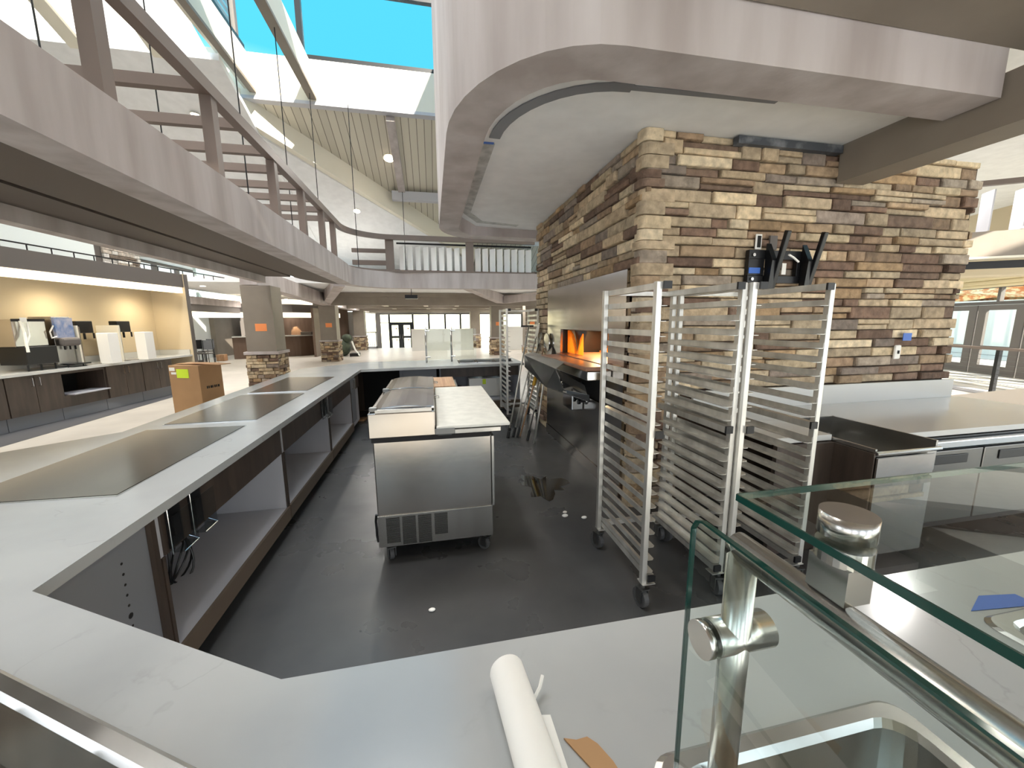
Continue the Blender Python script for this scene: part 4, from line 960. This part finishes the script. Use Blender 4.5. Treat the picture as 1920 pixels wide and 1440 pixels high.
# mezzanine railing on top of bulkhead
t = thing('mezzanine_railing', 'thin black railing on top of the dark station bulkhead', 'railing', tuple(F @ Vector((0, .1, 2.69))))
obj('rail', FB(M(), -3, .03, 2.78, 5.5, .05, 2.80), blackm, t, world=True)
m = M()
for i in range(24): FB(m, -3+i*.35, .035, 2.691, -2.985+i*.35, .045, 2.779)
obj('baluster', m, blackm, t, world=True)
o = obj('projector', FB(M(), -.55+.0, .1, 2.69, -.05, .4, 2.83), blackm); tag(o, 'small black box on the ledge above the bulkhead', 'box')
o = obj('fire_alarm', FB(M(), .9, 1.0, 3.05, .98, 1.05, 3.12), red); tag(o, 'small red alarm on the white upper wall', 'alarm')
struct('wall_upper', FB(M(), -4, 1.2, 2.7, 3.25, 1.35, 4.6), mat('pale_wall', col(214, 222, 220), .8))
mm = M(); stones(mm, 1.0, 2.7, 4.2, lambda u_, w_, z_: tuple(F @ Vector((4.2+u_, 1.9-w_, z_))), rnd=sr, cs=.09, ls=.3, pal=[(226,222,214), (200,190,178), (168,156,142), (140,126,112), (236,232,226)])
struct('wall_upper', mm, stone_m); struct('wall_upper', FB(M(), 3.4, 1.91, 2.7, 5.2, 2.0, 4.3), greyd)
# equipment on the beverage counter (local frame of the station)
def FT(x, y, z): return tuple(F @ Vector((x, y, z)))
SR_ = math.atan2(U.y, U.x)
t = thing('ice_bin', 'steel fronted bin over a black base on thin legs, leftmost on the beverage counter', 'dispenser', FT(.83, .3, .852), SR_); t.scale = (.7, 1, 1)
obj('base', M().box(-.3, -.2, .1, .35, .2, .38), black, t, bevel=.01)
for x in (-.26, 0, .3): obj('leg', M().cyl((x, -.16, 0), (x, -.16, .1), .015, 8), black, t)
obj('hood', M().box(-.33, -.1, .381, .33, .2, .80), steel_h, t, bevel=.01)
obj('trim', M().box(-.33, -.105, .77, .33, -.101, .81), dark, t)
obj('plastic_wrap', M().tube([(-.22, -.15, .78), (-.2, -.16, .6), (-.26, -.2, .42), (-.28, -.22, .3)], .022).tube([(-.1, -.15, .76), (-.14, -.18, .55), (-.26, -.2, .4)], .014), silver_bag, t)
obj('tag', M().box(-.18, -.12, .76, -.05, -.115, .83), paper, t)
t = thing('drink_dispenser', 'drink dispenser with a blue picture front on the beverage counter', 'dispenser', FT(1.30, .3, .852), SR_); t.scale = (.72, 1, 1)
obj('body', M().box(-.2, -.1, .05, .22, .25, .85), steel, t, bevel=.01)
obj('picture_panel', M().box(-.19, -.14, .5, .21, -.101, .83), bluepic, t)
obj('valve_bank', M().box(-.2, -.22, .36, .24, -.141, .5), greyd, t, bevel=.04)
for x in (-.12, 0, .12): obj('nozzle', M().cyl((x, -.18, .3), (x, -.18, .36), .015, 8), black, t)
obj('drip_tray', M().box(-.12, -.28, .04, .28, -.1, .06), black, t)
for x in (-.15, .2): obj('leg', M().cyl((x, -.2, 0), (x, -.2, .05), .012, 8), black, t)
obj('tube', M().tube([(-.2, -.12, .7), (-.32, -.14, .6), (-.3, -.14, .5), (-.2, -.14, .52)], .012), paper, t)
for x, lab, lab2 in ((1.66, 'steel tower left of the tall white box', 'tall white box leaning beside the left steel tower'), (2.45, 'steel tower at the right end of the beverage counter', 'tall white box at the right end of the beverage counter')):
    t = thing('coffee_tower', lab, 'dispenser', FT(x, .35, .852), SR_, group='coffee towers on the beverage counter'); t.scale = (.8, 1, 1)
    obj('side_panel', M().box(-.22, -.2, 0, -.18, .2, .7), cream, t)
    obj('column', M().box(-.17, -.05, 0, .05, .2, .68), steel, t)
    obj('base', M().box(-.2, -.25, -.0, .3, -.201, .02), steel, t)
    obj('head', M().box(.12, .05, .56, .5, .2, .78), blackm, t, bevel=.01)
    obj('tap', M().cyl((.2, 0, .45), (.2, 0, .56), .02, 8).cyl((.42, 0, .46), (.42, 0, .56), .015, 8), black, t)
    o = thing('white_box', lab2, 'box', FT(x+.22, .02, .853), SR_, group='tall white boxes on the beverage counter')
    obj('box', M().box(-.105, -.1, 0, .105, .1, .56), paper, o, bevel=.006)
# floor: tall cardboard carton in front
t = thing('cardboard_carton', 'tall brown cardboard carton with bright yellow label behind the left worktop', 'box', (-3.80, 7.18, 0), -.367)
obj('carton', M().box(-.28, -.2, .004, .28, .2, .92), card, t, bevel=.004)
obj('flap', M().box(-.26, -.1, .93, .30, .16, .936), card, t)
obj('flap', M().box(.05, -.12, .942, .55, .1, .948, R=Matrix.Rotation(.03, 4, 'Y')), card, t)
obj('yellow_label', M().box(-.13, -.206, .72, .09, -.201, .86), yellow, t)
obj('white_label', M().box(-.26, -.206, .83, -.16, -.201, .885), paper, t)
obj('white_label', M().box(-.23, -.206, .775, -.14, -.201, .81), paper, t)
m = M()
for i, w_ in enumerate((.02, .014, .026, .014, .02, .016, .026)): m.box(.281, -.1+i*.033, .54, .284, -.1+i*.033+w_, .58)
obj('print', m, dark, t)

# ------------------------------------------------------------------ rooms behind the left columns
struct('wall_back', M().box(-9.6, 14.2, 0, -8.05, 14.3, 2.0), tile_w)
struct('wall_back', M().box(-10.2, 14.0, 0, -10.1, 20.6, 2.2), tile_w, label='white tiled back wall of the side room')
struct('trim_21', M().box(-8.3, 13.6, 2.24, -8.0, 20.2, 2.5), taupe)
struct('trim_22', M().box(-8.35, 13.6, 2.0, -8.05, 20.2, 2.239), greyd)
o = obj('cove_light', M().box(-8.34, 13.6, 1.84, -8.06, 20.2, 1.995), cove); tag(o, 'bright light band above the tiled side room', 'ceiling light')
struct('wall_back', M().box(-9.2, 18.1, 2.51, -9.1, 21.2, 4.2), mat('frosted_wall', col(214, 222, 210), .7))
struct('wall_back', M().box(-10.1, 20.61, 0, -9.9, 23.2, 2.2), taupe_d)
o = obj('picture_frame', M().box(-10.09, 15.15, 1.25, -10.07, 15.4, 1.5), blackm); tag(o, 'small black framed picture on the white tiled wall', 'picture')
# clutter: stacked chairs / tables
def chair(x, y, lab, rz):
    t = thing('stacked_chair', lab, 'chair', (x, y, 0), rz, group='dark metal chairs in the side room')
    obj('seat', M().box(-.2, -.2, .45, .2, .2, .48), greyd, t); obj('backrest', M().box(-.2, .18, .6, .2, .2, .95), blackm if rz > 0 else lam_g, t)
    for a_ in (-.18, .18):
        for b_ in (-.18, .18): obj('leg', M().cyl((a_, b_, .003), (a_, b_, .45 if b_ < 0 else .95), .012, 8), blackm, t)
chair(-8.9, 17.0, 'dark chair with light sheet in the side room', .4); chair(-8.95, 17.8, 'dark chair nearest the grey door of the side room', -.5); chair(-8.35, 16.5, 'grey chair behind the others in the side room', -.2)
t = thing('utility_table', 'cluttered table in the tiled side room', 'table', (-9.1, 15.8, 0))
obj('top', M().box(-.5, -.7, .78, .5, .7, .81), lam_w, t)
for a_ in (-.45, .45):
    for b_ in (-.65, .65): obj('leg', M().cyl((a_, b_, .003), (a_, b_, .78), .02, 8), blackm, t)
obj('lower_shelf', M().box(-.5, -.7, .4, .5, .7, .42), greyd, t)
for i, (x, y, z, s, mt, lab) in enumerate(((-9.0, 15.4, .812, .2, blue, 'blue crate on the cluttered side room table'), (-9.0, 15.9, .812, .22, yellow, 'yellow box on the cluttered side room table'), (-9.0, 16.25, .812, .16, black, 'black box on the cluttered side room table'), (-9.0, 15.5, .422, .22, red, 'red box on the lower shelf in the side room'), (-9.0, 16.0, .422, .2, paper, 'white box on the lower shelf in the side room'), (-8.35, 15.3, .003, .3, paper, 'white bin on the side room floor'), (-8.35, 15.9, .003, .28, black, 'black bin on the side room floor'), (-8.8, 18.6, .003, .3, board_b, 'tan bundle on the side room floor'))):
    o = obj('storage_box', M().box(x-s/2, y-s/2, z, x+s/2, y+s/2, z+s*.9), mt, bevel=.01); tag(o, lab, 'box')
# reception kiosk between the first two columns
t = thing('reception_counter', 'curved dark reception counter with white top between the columns', 'counter', (-6.2, 20, 0))
kp = [(-8.6, 19.2), (-7.4, 19.6), (-6.2, 20.3), (-5.3, 21.4), (-5.0, 22.5)]
obj('front', M().sweep(kp, [(0, .004), (0, .95), (.12, .95), (.12, .004)]), brownw, t, world=True)
obj('top', M().sweep(kp, [(-.1, .955), (-.1, 1.0), (.6, 1.0), (.6, .955)]), quartz2, t, world=True)
struct('wall_kiosk', M().prism([(-11, 23.5), (-7.3, 22.6), (-4.8, 24.5), (-4.8, 24.6), (-7.3, 22.75), (-11, 23.6)], 0, 2.7), brownw, label='brown panelled wall behind the reception counter')
struct('wall_kiosk', M().box(-9.5, 22.2, 0, -7.9, 22.4, 2.3), greyd)
for z0_, z1_, lab in ((2.42, 2.62, 'upper bright light band over the reception'), (1.82, 2.04, 'lower bright light band over the reception')):
    o = obj('cove_light', M().sweep([(-9.5, 18.6), (-6.1, 19.4), (-4.6, 21.6)], [(0, z0_), (0, z1_), (.25, z1_), (.25, z0_)]), cove); tag(o, lab, 'ceiling light')
o = obj('bulkhead', M().sweep([(-9.5, 18.55), (-6.1, 19.35), (-4.6, 21.55)], [(.05, 2.05), (.05, 2.41), (.3, 2.41), (.3, 2.05)]), greyd); tag(o, 'dark band between the reception light strips', 'bulkhead')
L_ = bpy.data.lights.new('kiosk_lamp', 'SPOT'); L_.energy = 120; L_.spot_size = .8; L_.spot_blend = .1; L_.color = (1, .75, .45); L_.shadow_soft_size = .02
lo = bpy.data.objects.new('kiosk_lamp', L_); C.objects.link(lo); lo.location = (-7.0, 22.5, 1.85); lo.rotation_euler = (.15, 0, 0)
for x, y, w_, lab in ((-6.0, 20.7, .5, 'brown bundle on the reception counter'), (-5.35, 21.6, .3, 'white box on the reception counter'), (-7.2, 19.9, .35, 'dark case on the reception counter')):
    o = obj('counter_item', M().box(x-w_/2, y-.12, 1.003, x+w_/2, y+.12, 1.14), [brownp, paper, black][[.5, .3, .35].index(w_)], bevel=.02); tag(o, lab, 'box')
t = thing('tripod', 'thin dark tripod standing before the reception counter', 'tripod', (-6.3, 17.5, 0))
for dx, dy in ((.35, 0), (-.2, .3), (-.2, -.3)): obj('leg', M().cyl((-6.3+dx, 17.5+dy, .003), (-6.3, 17.5, 1.0), .015, 8), blackm, t, world=True)
# brown wall with bracket, covered equipment, white railing
struct('wall_far', M().box(-5.4, 19.5, 0, -5.3, 24.5, 2.25), brownw, label='brown wall between the far left columns')
o = obj('wall_bracket', M().box(-5.29, 21.2, 1.45, -5.2, 22.4, 1.6), blackm, bevel=.02); tag(o, 'black bracket on the brown wall between columns', 'tv bracket')
t = thing('covered_machine', 'machine bundled in green canvas on the floor between columns', 'machine', (-4.15, 19.6, 0))
obj('cover', M().sphere((-4.15, 19.7, .42), .42, sc=(.8, 1, 1)).sphere((-3.95, 19.6, .85), .22, sc=(1.1, 1, .9)), green_d, t, world=True, smooth=True)
obj('hose', M().tube([(-3.7, 19.4, .7), (-3.55, 19.3, .3), (-3.35, 19.2, .03)], .04), paper, t, world=True)
obj('foot', M().box(-3.8, 19.2, .003, -3.4, 19.7, .15), black, t, world=True)
t = thing('white_railing', 'white framed mesh railing at the ramp left of the glass doors', 'railing', (-3.8, 25, 0))
obj('frame', M().box(-4.3, 25.0, -.0+.0, -3.3, 25.05, .12).box(-4.3, 25.0, .95, -3.3, 25.05, 1.02).box(-3.38, 25.0, -.5, -3.3, 25.05, 1.02), lam_w, t, world=True)
m = M()
for i in range(9): m.box(-4.25, 25.02, .16+i*.09, -3.4, 25.03, .18+i*.09)
for i in range(7): m.box(-4.2+i*.12, 25.02, .12, -4.18+i*.12, 25.03, .95)
obj('mesh_infill', m, gal, t, world=True)
# ceiling projector, suspended cables, fans
o = obj('ceiling_speaker', M().box(-.75, 12.2, 2.27, -.38, 12.45, 2.38), blackm, bevel=.01); tag(o, 'small black box hanging under the far beams', 'speaker')
o = obj('speaker_hanger', M().cyl((-.56, 12.3, 2.381), (-.56, 12.3, 2.78), .01, 8), blackm); tag(o, 'thin rod holding the small black box', 'rod')
# suspended cables
for i, (x, y, z0_, z1_, lab) in enumerate(((-2.48, 6.5, 2.92, 6.65, 'black cable hanging nearest through the trellis'), (-3.72, 5.2, 2.92, 6.67, 'black cable hanging left of the trellis post'), (-3.72, 7.0, 2.92, 6.67, 'second black cable hanging left of the trellis'), (-2.48, 8.3, 2.92, 6.65, 'black cable hanging in the middle of the atrium'), (-2.48, 10.3, 2.92, 6.65, 'thin cable hanging by the parapet corner'), (-1.7, 10.4, 2.92, 6.55, 'thin cable hanging in front of the planks'), (-.72, 13.0, 2.92, 5.5, 'thin cable hanging by the white tie beam'))):
    o = obj('hanging_cable', M().cyl((x, y, z0_), (x, y, z1_), .009, 6), blackm); tag(o, lab, 'cable', 'black cables hanging from the skylight')
# small debris
for x, y, s, lab in ((-.058, 1.949, .016, 'small white plaster crumb nearest the worktop'), (1.0, 2.78, .022, 'white crumb left of the rack wheel'), (1.02, 2.84, .016, 'tiny crumb beside the other crumbs'), (1.14, 2.72, .02, 'white crumb against the rack')):
    o = obj('plaster_crumb', M().sphere((x, y, .004+s*.55), s, 8, 5, (1.2, .8, .55)), paper); tag(o, lab, 'crumb', 'white crumbs on the kitchen floor')
pd = []
for i in range(40):
    a_ = 2*math.pi*i/40; r_ = 1+.28*math.sin(3*a_+1)+.16*math.sin(7*a_)+.1*math.sin(11*a_+2); pd.append((1.0+.2*r_*math.cos(a_), 3.4+.24*r_*math.sin(a_)))
o = obj('wet_puddle', M().prism(pd, .0042, .0055), mat('water', col(40, 38, 34), .03, spec=.9)); tag(o, 'wet dark puddle on the concrete by the oven', 'puddle')

# ------------------------------------------------------------------ light
def lamp(n, x, y, z, e, size, color=(1, .95, .88), rx=0, ry=0):
    L = bpy.data.lights.new(n, 'AREA'); L.energy = e; L.size = size; L.color = color
    o = bpy.data.objects.new(n, L); C.objects.link(o); o.location = (x, y, z); o.rotation_euler = (rx, ry, 0); return o
W = bpy.data.worlds.new('sky'); S.world = W; W.use_nodes = True; nt = W.node_tree
bg = nt.nodes['Background']; tc = _n(nt, 'ShaderNodeTexCoord'); sx = _n(nt, 'ShaderNodeSeparateXYZ'); nt.links.new(tc.outputs['Generated'], sx.inputs[0])
cr = _n(nt, 'ShaderNodeValToRGB'); nt.links.new(sx.outputs['Z'], cr.inputs[0])
e = cr.color_ramp.elements; e[0].position = 0; e[0].color = (.95, .98, 1.0, 1); e[1].position = 1; e[1].color = (.55, .78, 1, 1)
x = cr.color_ramp.elements.new(.12); x.color = (.9, .97, 1.06, 1)
x = cr.color_ramp.elements.new(.48); x.color = (.03, .2, .26, 1)
x = cr.color_ramp.elements.new(.72); x.color = (.03, .2, .36, 1)
nt.links.new(cr.outputs[0], bg.inputs['Color']); bg.inputs['Strength'].default_value = 2.3
sun = bpy.data.lights.new('sun', 'SUN'); sun.energy = 10; sun.angle = .01; sun.color = (1, .93, .8)
so = bpy.data.objects.new('sun', sun); C.objects.link(so)
so.rotation_euler = Vector((-.33, .93, -.70)).to_track_quat('-Z', 'Y').to_euler()

def fill_lamp(x, y, z, e, lab, size=2.7, colr=(1, .96, .92), r=.07):
    t = downlight(x, y, z, lab, e, r)
    ld = [c for c in t.children if c.type == 'LIGHT'][0].data; ld.spot_size = size; ld.color = colr; return t
for i, (x, y) in enumerate(((-.7, .7), (1.3, .9), (2.8, 1.1), (-2.6, .6))):
    fill_lamp(x, y, 3.11, 14, ['recessed downlight in the olive soffit above the near worktop', 'recessed downlight in the soffit right of the near worktop', 'recessed downlight in the soffit above the right fridge', 'recessed downlight in the soffit at far left'][i])  # off-frame soffit lamps, added to light the near side
for i, (x, y) in enumerate(((-3.3, 4.9), (-1.0, 5.2), (-3.3, 2.4), (-1.2, 2.2), (.6, 4.0))):
    fill_lamp(x, y, 9.5, 700, 'high atrium downlight above the kitchen', 1.9, (1, .99, .97), .12)['group'] = 'high atrium downlights'  # off-frame lamps, added to brighten the kitchen from above
for l_ in bpy.data.lights:
    if l_.type == 'SPOT' and l_.energy == 700: l_.shadow_soft_size = .8
k = 0
for y in (14.6, 18.8, 22.0, 25.5, 28.6):
    for x in (-7.2, -3.3, .4, 3.9, 7.0):
        k += 1; fill_lamp(x, y, 2.78, 105, 'recessed downlight in the low far ceiling', 2.9)['group'] = 'downlights of the low far ceiling'  # added lamps that brighten the dark far hall
for x, y in ((-5.0, 4.6), (-5.0, 7.5), (-4.9, 10.5), (-7.5, 12.0)):
    fill_lamp(x, y, zW(y), 330, 'recessed downlight in the sloping left ceiling', 2.2)['group'] = 'downlights of the sloping left ceiling'  # added lamps that brighten the left hall
for x, y in ((7, 4.2), (9.5, 6), (12, 8)):
    fill_lamp(x, y, 4.6, 220, 'recessed downlight in the right balcony ceiling', 2.8)['group'] = 'downlights of the right balcony ceiling'  # added lamps that brighten the right balcony side

# ------------------------------------------------------------------ camera
cam = bpy.data.cameras.new('camera'); co = bpy.data.objects.new('camera', cam); C.objects.link(co)
cam.sensor_width = 36; cam.lens = 36*725/1920; cam.clip_start = .02; cam.clip_end = 300
rt = Vector((.97947783, -.20144402, -.00659443)); upv = Vector((.03847341, .1547517, .98720398)); fw = Vector((.19784584, .96719813, -.1593261))
mw = Matrix((( rt.x, upv.x, -fw.x, 0), (rt.y, upv.y, -fw.y, 0), (rt.z, upv.z, -fw.z, H), (0, 0, 0, 1)))
co.matrix_world = mw; S.camera = co
S.view_settings.view_transform = 'Standard'; S.view_settings.look = 'None'; S.view_settings.exposure = .8; S.view_settings.gamma = 1
S.view_settings.use_curve_mapping = False
